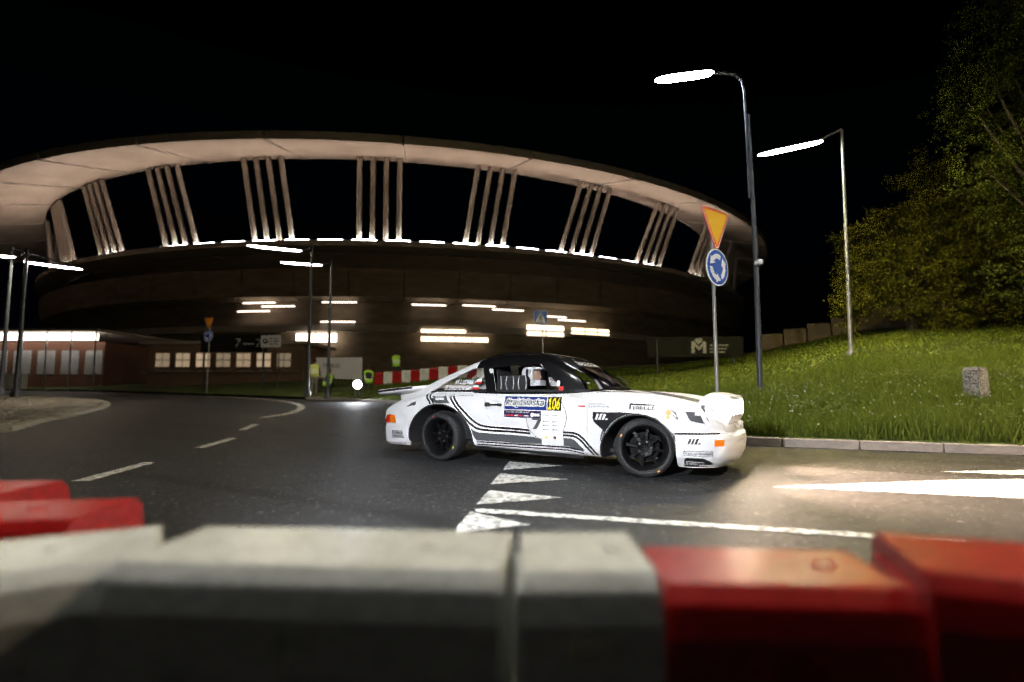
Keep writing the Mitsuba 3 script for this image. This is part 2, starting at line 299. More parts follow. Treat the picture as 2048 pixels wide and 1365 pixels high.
for a, z in ((-6.5, 12.1), (-4.6, 11.6), (1.2, 12.1), (9.5, 11.9), (14.3, 12.0), (17.2, 11.6), (21.9, 11.0), (24.2, 10.6), (-7.0, 11.0), (1.1, 9.55)):
    obj('lamp_tube', ringseg(a - 1.6, a + 1.6, [(79.3, z), (79.45, z), (79.45, z + .15), (79.3, z + .15)], 5), 'lamp_glass', st, emit=(3.5, 2.9, 2.3), weight=0.04)  # lower facade lamps, likewise drawn out to their streak length

# ------------------------------------------------------------------ street lamps, seen heads drawn out to the length of their light streaks
def luminaire(p0, p1, w=0.16, h=0.085):
    """glowing glass bowl and metal cap between the ends p0 and p1"""
    p0, p1 = np.array(p0, float), np.array(p1, float); ax = p1 - p0; L = np.linalg.norm(ax); ax /= L; sd = np.cross([0, 0, 1.0], ax); sd /= np.linalg.norm(sd); up = np.cross(ax, sd)
    def hull(top):
        pts = []
        for s_, k in ((0, .35), (.08, .8), (.25, 1), (.75, 1), (.92, .8), (1, .35)):
            for a in np.linspace(0, np.pi, 7):
                zz = math.sin(a) * h * k * (-.95 if not top else .8)
                pts.append(p0 + ax * L * s_ + sd * math.cos(a) * w * k + up * (zz + (0.012 if top else 0)))
        return trimesh.convex.convex_hull(np.array(pts))
    return hull(False), hull(True)
def street_lamp(label, pole, arm, p0, p1, e, group=None, r=(0.085, 0.05), pm='steel', weight=1.0, knob=None, w=.16, h=.085):
    k = thing('street_lamp', label, 'street lamp', group)
    obj('pole', tube(pole, np.linspace(r[0], r[1], len(pole)), 12), pm, k, smooth=40)
    obj('base', lathe([(0, 0), (.16, 0), (.16, .05), (.11, .25), (.09, .3)], 12).apply_translation(np.array(pole[0]) - [0, 0, .02]), pm, k, smooth=40)
    obj('arm', tube(arm, 0.035, 8), pm, k, smooth=40)
    g, c = luminaire(p0, p1, w, h)
    obj('glass', g, 'lamp_glass', k, emit=e, weight=weight); obj('cap', c, pm, k)
    if knob is not None: obj('camera', bx(knob[0] - .07, knob[0] + .07, knob[1] - .1, knob[1] + .1, knob[2] - .06, knob[2] + .06, .02), 'white_plain', k)
    return k
def gz(x, y): return float(hland(np.array([x]), np.array([y]))[0])
b = [5.92, 13.0]
street_lamp('tall street lamp with curved arm and dazzling cold white head', [[5.95, 13, gz(5.95, 13) - .1], [5.98, 13, 4.0], [5.94, 13, 7.75]],
            [[5.89, 13, 5.6], [5.88, 13, 7.0], [5.86, 13, 8.35], [5.80, 13, 8.65], [5.64, 13, 8.80], [5.36, 13, 8.84], [5.0, 13, 8.84]], [5.1, 13, 8.86], [3.62, 13, 8.66], (190, 200, 222), knob=(6.0, 12.9, 3.95), pm='dark_steel', r=(.07, .042))
street_lamp('thin grey lamp post on the grass bank with warm white head', [[11.33, 18, gz(11.33, 18) - .1], [11.38, 18, 6], [11.44, 18, 9.85]], [[11.44, 18, 9.88], [11.0, 18, 9.66], [10.6, 18, 9.46]], [10.75, 18, 9.44], [8.5, 18, 8.94], (950, 760, 240), r=(.07, .045))
LL = [('street lamp before the stadium, nearer of the two lit heads left of centre', (-8.2, 22, 6.85), (-8.75, 6.62), (-11.0, 6.85), (48, 42, 32)),
      ('smaller street lamp just right of the brightest left-centre lamp', (-8.3, 25, 6.9), (-8.95, 6.72), (-10.9, 6.86), (48, 41, 30)),
      ('street lamp at the far left with its head over the paved island', (-19.8, 21, 6.5), (-17.0, 5.62), (-19.3, 5.92), (150, 125, 92)),
      ('street lamp cut by the left picture edge', (-19.4, 20, 6.2), (-18.75, 5.86), (-20.2, 5.98), (48, 42, 32))]
for lab, (x, y, zt), (xa, za), (xb, zb_), e in LL:
    x = xa + 0.45 if xa > x - 2 and x > xb else x
    street_lamp(lab, [[x, y, gz(x, y) - .1], [x, y, zt * .5], [x, y, zt]], [[x, y, zt - .05], [xa + (.2 if xa < x else -.2), y, za + .08], [xa, y, za + .05]], [xa, y, za], [xb, y, zb_], e, 'street lamps left of the car', pm='dark_steel', weight=0.6, w=.12, h=.07)

# unseen lamps added: overhead for the barrier tops, at right for kerb and verge
street_lamp('added unseen street lamp with its head over the road just above the picture', [[-4.2, -2.5, -.1], [-4.2, -2.5, 4], [-4.2, -2.5, 6.3]], [[-4.2, -2.5, 6.25], [-3.6, -1.7, 6.6], [-.6, 1.9, 6.6]], [-.65, 1.75, 6.55], [0, 3.0, 6.55], (125, 127, 120))
street_lamp('added unseen street lamp at the roadside just beyond the right picture edge', [[13.2, 7.2, gz(13.2, 7.2) - .1], [13.2, 7.2, 4], [13.2, 7.2, 8.0]], [[13.2, 7.2, 7.95], [12.4, 6.8, 8.25], [11.4, 6.2, 8.3]], [11.5, 6.25, 8.28], [10.4, 5.55, 8.2], (1500, 1200, 800))
fk = thing('flash_lamp', 'photographer flash on a thin stand left of the camera, lighting the car', 'flash lamp')
FX = np.array([-1.2, .3, 1.9]); FD = np.array([1.0, 6.6, .95]) - FX; FD /= np.linalg.norm(FD)
obj('stand', tube([[FX[0], FX[1] - .08, 0], [FX[0], FX[1] - .08, 1.85]], .012, 8), 'black', fk); hm = bx(-.05, .05, -.035, .035, -.14, -.004, .01); hm.apply_transform(trimesh.geometry.align_vectors([0, 0, 1], FD)); hm.apply_translation(FX); obj('head', hm, 'black', fk)
for a in (90, 210, 330): obj('leg', tube([[FX[0], FX[1] - .08, .35], [FX[0] + .35 * math.cos(math.radians(a)), FX[1] - .08 + .35 * math.sin(math.radians(a)), 0]], .008, 6), 'black', fk)
scene['flash_beam'] = {'type': 'spot', 'to_world': T().look_at(origin=FX.tolist(), target=(FX + FD).tolist(), up=[0, 0, 1]), 'cutoff_angle': 40, 'beam_width': 25, 'intensity': {'type': 'rgb', 'value': [140, 145, 153]}}
# ------------------------------------------------------------------ signs
mat('sign_orange', (0.95, 0.42, 0.01), 0.5); mat('sign_red', (0.72, 0.06, 0.03), 0.5); mat('sign_blue', (0.02, 0.09, 0.42), 0.5); mat('sign_white', (0.86, 0.86, 0.86), 0.5)
def frame_T(o, yaw): return trimesh.transformations.translation_matrix(o) @ trimesh.transformations.rotation_matrix(math.radians(yaw), (0, 0, 1)) @ trimesh.transformations.rotation_matrix(math.pi / 2, (1, 0, 0))
def plate(poly, th, lift, M4): return bend(extrude(poly, th, lift), M4)
def arrow_ring(r0, r1, a0, a1):
    A = np.radians(np.linspace(a0, a1, 20)); rm = (r0 + r1) / 2
    P = [(r1 * math.cos(a), r1 * math.sin(a)) for a in A] + [(r0 * math.cos(a), r0 * math.sin(a)) for a in A[::-1]]
    e = math.radians(a1); h = (r1 - r0) * 1.0; d = np.array([-math.sin(e), math.cos(e)]) * (1 if a1 > a0 else -1); c = np.array([math.cos(e), math.sin(e)])
    tip = c * rm + d * h * 1.5; tri = Polygon([c * (rm - h), c * (rm + h), tip]); return Polygon(P).buffer(0).union(tri)
def give_way_sign(label, x, y, yaw, zt, s, zc, rr, top, group=None):
    k = thing('road_sign', label, 'road sign', group); zb = gz(x, y)
    nx, ny = math.sin(math.radians(yaw)), -math.cos(math.radians(yaw))
    obj('post', tube([[x - nx * .07, y - ny * .07, zb - .1], [x - nx * .07, y - ny * .07, top]], 0.032, 12), 'steel', k, smooth=40)
    h = s * .866; tri = Polygon([(-s / 2, 0), (s / 2, 0), (0, -h)]).buffer(-.07).buffer(.07)
    M4 = frame_T([x, y, zt], yaw)
    t = obj('triangle_plate', plate(tri, .02, 0, M4), 'sign_red', k, smooth=30)
    obj('field', plate(tri.buffer(-s * .062), .003, .02, M4), 'sign_orange', t); 
    ring = tri.buffer(-.004).difference(tri.buffer(-s * .018)); obj('rim', plate(ring, .003, .02, M4), 'sign_white', t)
    M4 = frame_T([x, y, zc], yaw); c = Point(0, 0).buffer(rr, 48)
    t = obj('round_plate', plate(c, .02, 0, M4), 'sign_white', k, smooth=30)
    obj('field', plate(c.buffer(-rr * .075), .003, .02, M4), 'sign_blue', t)
    for a in (62, 182, 302): obj('arrow', plate(arrow_ring(rr * .46, rr * .72, a, a + 75), .002, .023, M4), 'sign_white', t)
    for zz in (zt - h * .35, zc): obj('clamp', bx(-.06, .06, -.035, .035, -.02, .02, .005).apply_transform(frame_T([x - nx * .05, y - ny * .05, zz], yaw)), 'steel', k)
    return k
give_way_sign('orange give-way triangle above a round blue roundabout sign on a bright post', 3.64, 9.45, 37, 4.10, 0.92, 3.03, 0.335, 4.0)
give_way_sign('small far give-way and roundabout sign left of the car, before the stadium', -16.95, 30, -20, 4.9, 0.80, 3.86, 0.34, 4.85)
k = thing('crossing_sign', 'square blue sign with a cyclist in a white triangle above the car roof', 'road sign')
x, y = 1.6, 30.0; M4 = frame_T([x, y, 4.92], 4)
obj('post', tube([[x + .12, y + .05, gz(x, y) - .1], [x + .12, y + .05, 5.2]], 0.035, 10), 'steel', k, smooth=40)
t = obj('plate', plate(sbox(-.38, -.38, .38, .38).buffer(-.05).buffer(.05), .02, 0, M4), 'sign_white', k)
obj('field', plate(sbox(-.355, -.355, .355, .355), .003, .02, M4), 'sign_blue', t)
obj('triangle', plate(Polygon([(-.31, -.30), (.31, -.30), (0, .29)]), .003, .023, M4), 'sign_white', t)
wh = lambda cx: Point(cx, -.2).buffer(.075).difference(Point(cx, -.2).buffer(.052))
bike = shapely.union_all([wh(-.11), wh(.11), LineString([(-.11, -.2), (-.04, -.08), (.08, -.09), (.11, -.2)]).buffer(.014), LineString([(-.05, -.05), (.03, .06), (.07, -.06)]).buffer(.028), LineString([(-.04, -.07), (.02, -.12), (-.02, -.2)]).buffer(.02), Point(.045, .12).buffer(.035)])
obj('cyclist_symbol', plate(bike, .002, .026, M4), 'black', t)
# dark board with a white heart-topped letter
k = thing('info_board', 'low dark board with a grey letter M under a heart, on the grass bank', 'information board'); x, y = 10.9, 30.0; zb = gz(x, y)
M4 = frame_T([x, y - .06, 3.2], -6)
mat('board_dark', (0.012, 0.012, 0.012), 0.7, specular=0.05); mat('grey_print', (0.36, 0.36, 0.34), 0.6)
obj('panel', plate(sbox(-3.3, -.5, 1.9, .62), .05, -.05, M4), 'board_dark', k)
em = [Polygon([(-.9, -.30), (-.72, -.30), (-.72, .12), (-.5, -.16), (-.28, .12), (-.28, -.30), (-.1, -.30), (-.1, .36), (-.26, .36), (-.5, .02), (-.74, .36), (-.9, .36)]), Polygon([(-.5, .16), (-.72, .42), (-.66, .53), (-.56, .54), (-.5, .47), (-.44, .54), (-.34, .53), (-.28, .42)])]
obj('emblem', plate(shapely.union_all(em), .008, .002, M4), 'grey_print', k)
for i in range(3): obj('print_line', plate(sbox(.1, .10 - i * .19, 1.1 - .1 * i, .17 - i * .19), .006, .002, M4), 'grey_print', k)
for xx in (-2.8, 1.5): obj('leg', tube([[x + xx, y + .1, zb - .3], [x + xx, y + .1, 3.7]], .04, 8), 'dark_steel', k)
# ------------------------------------------------------------------ the rally car (car frame: x forward from the rear axle, y left, z up)
CAR_XY, CAR_YAW = (-0.498, 7.386), -30.43
CT = place(CAR_XY[0], CAR_XY[1], float(hroad(*CAR_XY)), CAR_YAW)
car = thing('rally_car', 'white rally coupe with grey stripes, black roof, whale-tail spoiler and door number 106', 'car')
P_ = lambda tab: PchipInterpolator(*np.array(tab, float).T)
W_ = P_([(-1.02, .52), (-1.0, .64), (-.93, .735), (-.75, .80), (-.5, .845), (0, .862), (.35, .845), (.62, .800), (.8, .786), (1.3, .786), (1.9, .79), (2.15, .822), (2.5, .850), (2.8, .838), (3.0, .80), (3.12, .745), (3.22, .65), (3.29, .50), (3.33, .32)])
ZS = P_([(-1.02, .58), (-.97, .62), (-.9, .66), (-.7, .735), (-.4, .80), (-.13, .826), (.3, .832), (.8, .828), (1.7, .828), (1.9, .838), (2.2, .845), (2.5, .832), (2.8, .795), (3.0, .745), (3.1, .695), (3.2, .62), (3.28, .54), (3.33, .48)])
ZC = P_([(-1.02, .60), (-.9, .72), (-.6, .84), (-.3, .88), (0, .86), (1.8, .86), (2.0, .865), (2.15, .855), (2.5, .80), (2.8, .735), (3.0, .67), (3.15, .585), (3.28, .50), (3.33, .46)])
ZB = P_([(-1.02, .42), (-.8, .26), (-.5, .2), (.5, .19), (1.2, .175), (2, .16), (2.8, .17), (3.05, .30), (3.2, .38), (3.33, .42)])
def section(x, n=46):
    W, zs, zc, zb = float(W_(x)), float(ZS(x)), float(ZC(x)), float(ZB(x)); zm = zb + .46 * (zs - zb)
    p = np.array([(0, zb), (.6 * W, zb), (.86 * W, zb + .002), (.955 * W, zb + .035), (.985 * W, zb + .11), (W, zm), (.992 * W, zm + .45 * (zs - zm)), (.965 * W, zm + .78 * (zs - zm)), (.90 * W, zs - .018), (.80 * W, zs), (.66 * W, zs + .25 * (zc - zs)), (.45 * W, zs + .8 * (zc - zs)), (.2 * W, zc), (0, zc)])
    t = np.r_[0, np.cumsum(np.linalg.norm(np.diff(p, axis=0), axis=1) ** .5)]
    return PchipInterpolator(t / t[-1], p)(np.linspace(0, 1, n))
XS = np.unique(np.r_[np.linspace(-1.02, -.85, 9), np.linspace(-.85, 2.9, 92), np.linspace(2.9, 3.33, 22)])
SEC = np.array([section(x) for x in XS]); nS = SEC.shape[1]
right = np.stack([np.repeat(XS[:, None], nS, 1), -SEC[:, :, 0], SEC[:, :, 1]], -1)
left = right[:, ::-1] * [1, -1, 1]
loop = np.concatenate([right, left[:, 1:-1]], 1)
def closed_loft(loop):
    n, m = loop.shape[:2]; v = loop.reshape(-1, 3); f = grid_faces(n, m, True)
    v = np.vstack([v, loop[0].mean(0), loop[-1].mean(0)]); a = n * m
    f = np.vstack([f, [[a, (j + 1) % m, j] for j in range(m)], [[a + 1, (n - 1) * m + j, (n - 1) * m + (j + 1) % m] for j in range(m)]])
    t = trimesh.Trimesh(v, f, process=False); t.merge_vertices(); t.fix_normals(); return t
BODY = closed_loft(loop)
class Drape:
    """third coordinate of a surface over two others"""
    def __init__(s, pts, a, b, c): s.f = LinearNDInterpolator(pts[:, [a, b]], pts[:, c]); s.k = (a, b, c); s.n = cKDTree(pts[:, [a, b]]); s.v = pts[:, c]
    def __call__(s, q):
        z = s.f(q); bad = np.isnan(z); z[bad] = s.v[s.n.query(q[bad])[1]] if bad.any() else z[bad]; return z
    def mesh(s, v, f, off):
        a, b, c = s.k; out = np.zeros((len(v), 3)); out[:, a], out[:, b], out[:, c] = v[:, 0], v[:, 1], s(v) + off; return trimesh.Trimesh(out, f, process=False)
i0 = int(nS * .22); sidepts = right[:, 4:int(nS * .80)].reshape(-1, 3)
SIDE = Drape(sidepts, 0, 2, 1)
TOP = Drape(np.concatenate([right[:, int(nS * .6):], left[:, :int(nS * .4)]], 1).reshape(-1, 3), 0, 1, 2)
# greenhouse
GH = P_([(-.95, .70), (-.8, .79), (-.5, .915), (-.3, .995), (0, 1.105), (.2, 1.18), (.45, 1.262), (.8, 1.325), (1.2, 1.308), (1.4, 1.27), (1.55, 1.215), (1.7, 1.135), (1.9, 1.015), (2.08, .885), (2.12, .85)])
GY = P_([(-.95, .30), (-.8, .43), (-.5, .57), (-.1, .665), (.4, .695), (1.2, .695), (1.6, .685), (1.8, .65), (1.95, .56), (2.05, .42), (2.12, .2)])
GZ0 = .79
def gsec(x, inset=0, n=40):
    H, yb = float(GH(x)) - inset, float(GY(x)) - inset; h = H - GZ0
    p = np.array([(1, 0), (.985, .15), (.955, .36), (.915, .58), (.86, .76), (.76, .895), (.58, .965), (.32, .995), (0, 1.0)])
    t = np.r_[0, np.cumsum(np.linalg.norm(np.diff(p, axis=0), axis=1))]
    q = PchipInterpolator(t / t[-1], p)(np.linspace(0, 1, n)); return np.c_[q[:, 0] * yb, GZ0 + q[:, 1] * h]
GX = np.linspace(-.93, 2.11, 90)
def gloft(inset, zlow, xs):
    S = np.array([gsec(x, inset) for x in xs]); r = np.stack([np.repeat(xs[:, None], S.shape[1], 1), -S[:, :, 0], S[:, :, 1]], -1)
    low = r[:, :1].copy(); low[:, :, 2] = zlow; r = np.concatenate([low, r], 1); l = (r * [1, -1, 1])[:, ::-1][:, 1:]
    return np.concatenate([r, l], 1)
gl = gloft(0, GZ0 - .02, GX)
OUT, INN = man(closed_loft(gl)), man(closed_loft(gloft(.035, GZ0 - .05, np.linspace(-.70, 2.0, 70))))
gr = gl[:, 1:41]; GSIDE = Drape(gr[:, :32].reshape(-1, 3), 0, 2, 1)
front = gl[(GX > 1.25)]; GFRONT = Drape(front[:, 3:-3].reshape(-1, 3), 1, 2, 0)
GTOP = Drape(gl[:, 12:-12].reshape(-1, 3), 0, 1, 2)
back = gl[(GX < .3)]; GBACK = Drape(back[:, 3:-3].reshape(-1, 3), 1, 2, 0)
sb = lambda x0, x1, z0, z1: sbox(x0, z0, x1, z1)
mat('car_white', (0.80, 0.80, 0.80), 0.28, clearcoat=0.6, clearcoat_gloss=0.92)
mat('car_black', (0.003, 0.003, 0.0035), 0.14, clearcoat=0.8, specular=0.3, clearcoat_gloss=0.95)
mat('stripe_grey', (0.085, 0.088, 0.094), 0.4); mat('stripe_black', (0.012, 0.012, 0.014), 0.35)
mat('rubber', mikit.proc(lambda p, n, uv: MX((0.014, 0.014, 0.015), (0.035, 0.035, 0.036), N_(p.x * 60, p.y * 60, p.z * 60))), 0.7)
mat('rim_black', (0.007, 0.007, 0.008), 0.25, clearcoat=0.35, specular=0.45); mat('spoke_black', (0.006, 0.006, 0.007), 0.42, specular=0.14); mat('disc_dark', (0.006, 0.006, 0.006), 0.6, specular=0.1)
mat('chrome', (0.8, 0.8, 0.82), 0.18, metallic=1.0)
mat('sticker_blue', (0.012, 0.03, 0.16), 0.4); mat('sticker_yellow', (0.90, 0.72, 0.02), 0.4); mat('sticker_white', (0.82, 0.82, 0.83), 0.4); mat('sticker_red', (0.55, 0.03, 0.03), 0.4); mat('sticker_navy', (0.02, 0.015, 0.05), 0.4); mat('sticker_orange', (0.8, 0.33, 0.05), 0.4)
mat('lens_orange', (0.9, 0.22, 0.01), 0.15, clearcoat=1.0); mat('lens_red', (0.6, 0.02, 0.01), 0.15, clearcoat=1.0)
mat('grey_pale', (0.45, 0.45, 0.47), 0.5)
scene['pane'] = {'type': 'thindielectric', 'int_ior': 1.5}
mat('cabin_black', (0.02, 0.02, 0.021), 0.8); mat('fabric_black', (0.025, 0.025, 0.028), 0.9); mat('cage_white', (0.72, 0.72, 0.72), 0.35)
def cobj(name, mesh, m, parent=None, smooth=35, **kw): return obj(name, as_tm(mesh), m, parent or car, smooth, to=CT, **kw)
AX0, AX1, LWB = 0.0, 2.531, 2.531
def ysolid(poly, y0, y1):
    """prism of an x-z polygon between y0 and y1"""
    m = extrude(poly, y1 - y0); m.apply_transform(np.array([[1, 0, 0, 0], [0, 0, -1, y1], [0, 1, 0, 0], [0, 0, 0, 1.0]])); return man(m)
th = np.linspace(0, 2 * np.pi, 60, endpoint=False)
REAR = Polygon(np.c_[.03 + .485 * np.cos(th), .25 + .445 * np.sin(th)]).union(sb(-.45, .52, -.2, .25))
FRNT = Polygon(np.c_[2.505 + .372 * np.cos(th), .28 + .345 * np.sin(th)]).union(Polygon([(2.15, .43), (2.10, .30), (2.07, -.1), (2.92, -.1), (2.885, .2), (2.86, .40)]))
body = man(BODY)
for s in (-1, 1):
    y0, y1 = (-1.2, -.42) if s < 0 else (.42, 1.2)
    body -= ysolid(REAR, y0, y1); body -= ysolid(FRNT, y0, y1)
cab = m3.Manifold.cube([1.78, 1.30, .70]).translate([.14, -.65, .26]); body -= cab
DOOR = Polygon([(.665, .87), (.66, .74), (.70, .60), (.77, .45), (.85, .32), (.90, .262), (1.96, .262), (1.965, .45), (1.962, .68), (1.945, .735), (1.89, .775), (1.70, .80), (1.69, .87)])
doors = []
for s in (-1, 1):
    a, b = (-1.2, -.655) if s < 0 else (.655, 1.2)
    doors.append((body ^ ysolid(DOOR.buffer(-.0035), a, b)) if True else None); body -= ysolid(DOOR.buffer(.002), a, b)
HOOD = Polygon([(2.06, .50), (2.5, .52), (2.9, .50), (3.10, .42), (3.17, .25), (3.19, 0), (3.17, -.25), (3.10, -.42), (2.9, -.50), (2.5, -.52), (2.06, -.50)])
hz = man(extrude(HOOD.buffer(-.003), .6, .62)); hz2 = man(extrude(HOOD.buffer(.002), .6, .62))
hood = body ^ hz; body -= hz2; body += (man(BODY) ^ man(extrude(HOOD.intersection(sb(1, 4, -.41, .41)), .6, .30))).translate([0, 0, -.03])
cobj('body', body, 'car_white')
cobj('hood', hood, 'car_white')
for i, dm in enumerate(doors):
    k = cobj('door', dm, 'car_white')
    if i == 0: dkey = k
INNERB = man(BODY).translate([0, 0, 0]).scale([1.0, .997, 1.0])
for s in (-1, 1):
    a = -.90 if s < 0 else .44
    for poly in (REAR, FRNT):
        inn = ysolid(poly.buffer(.001), a, a + .46) - ysolid(poly.buffer(-.016), -1.2 if s < 0 else .45, -.45 if s < 0 else 1.2) - m3.Manifold.cube([4, 4, 1]).translate([-1, -2, -1 + .12])
        cobj('wheel_arch', inn ^ INNERB, 'cabin_black')
cobj('floor', m3.Manifold.cube([3.3, 1.1, .04]).translate([-.5, -.55, .20]), 'cabin_black')
tub = m3.Manifold.cube([1.77, 1.29, .60]).translate([.145, -.645, .265]) - m3.Manifold.cube([1.74, 1.26, .70]).translate([.16, -.63, .285]); cobj('cabin_tub', tub, 'cabin_black')
v_, f_ = fill(Polygon([(.17, -.645), (-.1, -.615), (-.4, -.545), (-.72, -.44), (-.72, .44), (-.4, .545), (-.1, .615), (.17, .645)]), .06); cobj('parcel_shelf', TOP.mesh(v_, f_, .012), 'cabin_black', smooth=True)
for s in (-1, 1): cobj('side_trim', bx(-.25, .75, s * .60 - .045, s * .60 + .045, .80, .848, .005), 'cabin_black')
# bumpers: plan outlines lofted over height
def bumper(xp, lev):
    xp = np.array(xp); q = np.concatenate([xp, xp[::-1][1:] * [1, -1]]) if abs(xp[-1][1]) < 1e-6 else np.concatenate([xp, xp[::-1] * [1, -1]])
    t = np.r_[0, np.cumsum(np.linalg.norm(np.diff(q, axis=0), axis=1))]; u = np.linspace(0, t[-1], 90); q = np.c_[PchipInterpolator(t, q[:, 0])(u), PchipInterpolator(t, q[:, 1])(u)]
    tan = np.gradient(q, axis=0); nrm = np.c_[tan[:, 1], -tan[:, 0]]; nrm /= np.linalg.norm(nrm, axis=1, keepdims=True); nrm *= np.sign((nrm * (q - q.mean(0))).sum(1).sum())
    rows = [np.c_[q + nrm * o, np.full(len(q), z)] for o, z in lev]
    inner = [np.c_[q - nrm * .10, np.full(len(q), z)] for z in (lev[-1][1], lev[0][1])]
    L = np.array(rows + inner).transpose(1, 0, 2); t3 = closed_loft(L); return t3
FB_ = [(2.875, -.835), (3.0, -.835), (3.10, -.815), (3.205, -.75), (3.285, -.64), (3.335, -.45), (3.36, -.2), (3.365, 0)]
fb = bumper(FB_, [(-.11, .122), (-.05, .155), (-.01, .23), (.006, .33), (0, .41), (-.02, .436)])
cut = ysolid(Polygon([(2.8, .3), (2.87, .3), (2.915, .105), (2.96, .10), (2.955, .21), (3.0, .222), (3.14, .222), (3.19, .17), (3.25, .10), (2.8, .0)]).intersection(sb(2.96, 3.3, .0, .222)), -1.2, 1.2)
fbm_ = man(fb); cobj('front_bumper', fbm_, 'car_white')
FBS = Drape(np.array(fb.vertices)[(np.array(fb.vertices)[:, 1] < -.55)], 0, 2, 1)
RB_ = [(-.47, -.852), (-.7, -.835), (-.86, -.79), (-.96, -.68), (-1.03, -.45), (-1.06, -.2), (-1.065, 0)]
rb = bumper([(x, y) for x, y in RB_], [(-.05, .165), (-.01, .20), (0, .26), (.004, .36), (.002, .41), (-.015, .425)])
cobj('rear_bumper', man(rb), 'car_white')
RBS = Drape(np.array(rb.vertices)[(np.array(rb.vertices)[:, 1] < -.6)], 0, 2, 1)
# front valance tip behind the bumper
# greenhouse
QW = Polygon([(-.245, .838), (.06, .995), (.30, 1.088), (.40, 1.122), (.535, 1.137), (.585, 1.0), (.635, .838)]); DW = Polygon([(.685, 1.128), (.95, 1.155), (1.315, 1.165), (1.486, .998), (1.618, .838), (.735, .838)])
WS = Polygon([(-.60, .86), (-.585, .98), (-.535, 1.16), (-.42, 1.205), (0, 1.225), (.42, 1.205), (.535, 1.16), (.585, .98), (.60, .86), (0, .90)]); RW = Polygon([(-.40, .90), (-.50, 1.0), (-.50, 1.10), (-.38, 1.18), (0, 1.20), (.38, 1.18), (.50, 1.10), (.50, 1.0), (.40, .90)])
def xsolid(poly, x0, x1):
    m = extrude(poly, x1 - x0); m.apply_transform(np.array([[0, 0, 1, x0], [1, 0, 0, 0], [0, 1, 0, 0], [0, 0, 0, 1.0]])); return man(m)
shell = OUT - INN
for poly in (QW, DW): shell -= ysolid(poly, -1, -.3); shell -= ysolid(poly, .3, 1)
shell -= xsolid(WS, 1.30, 2.4); shell -= xsolid(RW, -1.5, .25)
half = m3.Manifold.cube([4, 3, 3]).translate([-4 + .44, -1.5, 0])
rear = shell ^ half; roof = shell - half
bp = roof ^ ysolid(Polygon([(.44, .5), (2.3, .5), (2.3, .838), (1.2, .838), (.44, .838)]), -1, 1)
cobj('rear_pillars', rear, 'car_white'); cobj('roof', roof, 'car_black')
def pane(poly, D, off, sign=1):
    v, f = fill(poly.buffer(.008), .05); return D.mesh(v, f, off)
GSL = Drape(gr[:, :32].reshape(-1, 3) * [1, -1, 1], 0, 2, 1)
for poly in (QW, DW):
    cobj('side_window', pane(poly, GSIDE, .012), 'pane', smooth=True); cobj('side_window', pane(poly, GSL, -.012), 'pane', smooth=True)
for poly, D, o, nm in ((WS, GFRONT, -.014, 'windscreen'), (RW, GBACK, .014, 'rear_window')):
    cobj(nm, pane(poly, D, o), 'pane', smooth=True)
# decals
def decal(poly, D, off, m, name, parent=None, step=.05, smooth=True):
    v, f = fill(poly, step); return cobj(name, D.mesh(v, f, off), m, parent, smooth)
def dtext(text, x, z, h, m, D=SIDE, off=-.004, w=None, bold=False, shear=0.0, slope=0.0, parent=None):
    p, f = text2d(text, h, bold, w, shear); p = np.c_[p[:, 0] + x, p[:, 1] + z + slope * p[:, 0]]
    return cobj('lettering', D.mesh(p, f, off), m, parent, True)
def band(pts, w):
    P = np.array(pts, float); n = 40; t = np.r_[0, np.cumsum(np.linalg.norm(np.diff(P, axis=0), axis=1))]; u = np.linspace(0, t[-1], n)
    return LineString(np.c_[PchipInterpolator(t, P[:, 0])(u), PchipInterpolator(t, P[:, 1])(u)]).buffer(w / 2, cap_style=2, join_style=2)
ARC = shapely.union_all([REAR.buffer(.004), FRNT.buffer(.004)])
def trim(p, cutp=None):
    p = p.difference(ARC)
    return p if cutp is None else p.difference(cutp)
S1 = [(.205, .822), (.25, .765), (.305, .701), (.411, .602), (.518, .507), (.62, .450), (.785, .430), (1.06, .424), (1.262, .413)]
S2 = [(.163, .822), (.22, .740), (.279, .673), (.386, .563), (.506, .451), (.60, .404), (.784, .392), (1.06, .388), (1.275, .379)]
CIRC = Point(1.47, .56).buffer(.245, 32)
PANEL = Polygon([(1.413, .63), (1.672, .632), (1.671, .266), (1.417, .262)])
hole = CIRC.union(PANEL)
for S in (S1, S2): decal(trim(band(S, .021), hole), SIDE, -.0025, 'stripe_black', 'stripe')
low = Polygon([(.50, .405), (.56, .374), (.60, .363), (.796, .356), (1.06, .353), (1.31, .342), (1.42, .32), (1.417, .272), (1.05, .266), (.847, .272), (.56, .272), (.52, .33)])
decal(trim(low, hole.buffer(.003)), SIDE, -.0025, 'stripe_grey', 'stripe')
decal(trim(Polygon([(-.10, .820), (.115, .820), (.135, .770), (.20, .70), (.0, .70), (-.06, .715)])), SIDE, -.0025, 'stripe_grey', 'stripe')
for xa in (-.205, -.150): decal(trim(band([(xa, .820), (xa + .035, .77), (xa + .095, .715), (xa + .12, .66)], .020)), SIDE, -.003, 'stripe_black', 'stripe')
F1 = [(1.675, .408), (1.78, .407), (1.84, .394), (1.90, .355), (1.98, .275), (2.066, .188)]; F2 = [(1.675, .377), (1.77, .375), (1.825, .362), (1.88, .328), (1.95, .258), (2.02, .188)]
for S in (F1, F2): decal(trim(band(S, .020)), SIDE, -.0025, 'stripe_black', 'stripe')
decal(trim(Polygon([(1.676, .346), (1.766, .346), (1.80, .335), (1.828, .313), (1.915, .225), (1.80, .225), (1.735, .262), (1.676, .266)])), SIDE, -.0025, 'stripe_grey', 'stripe')
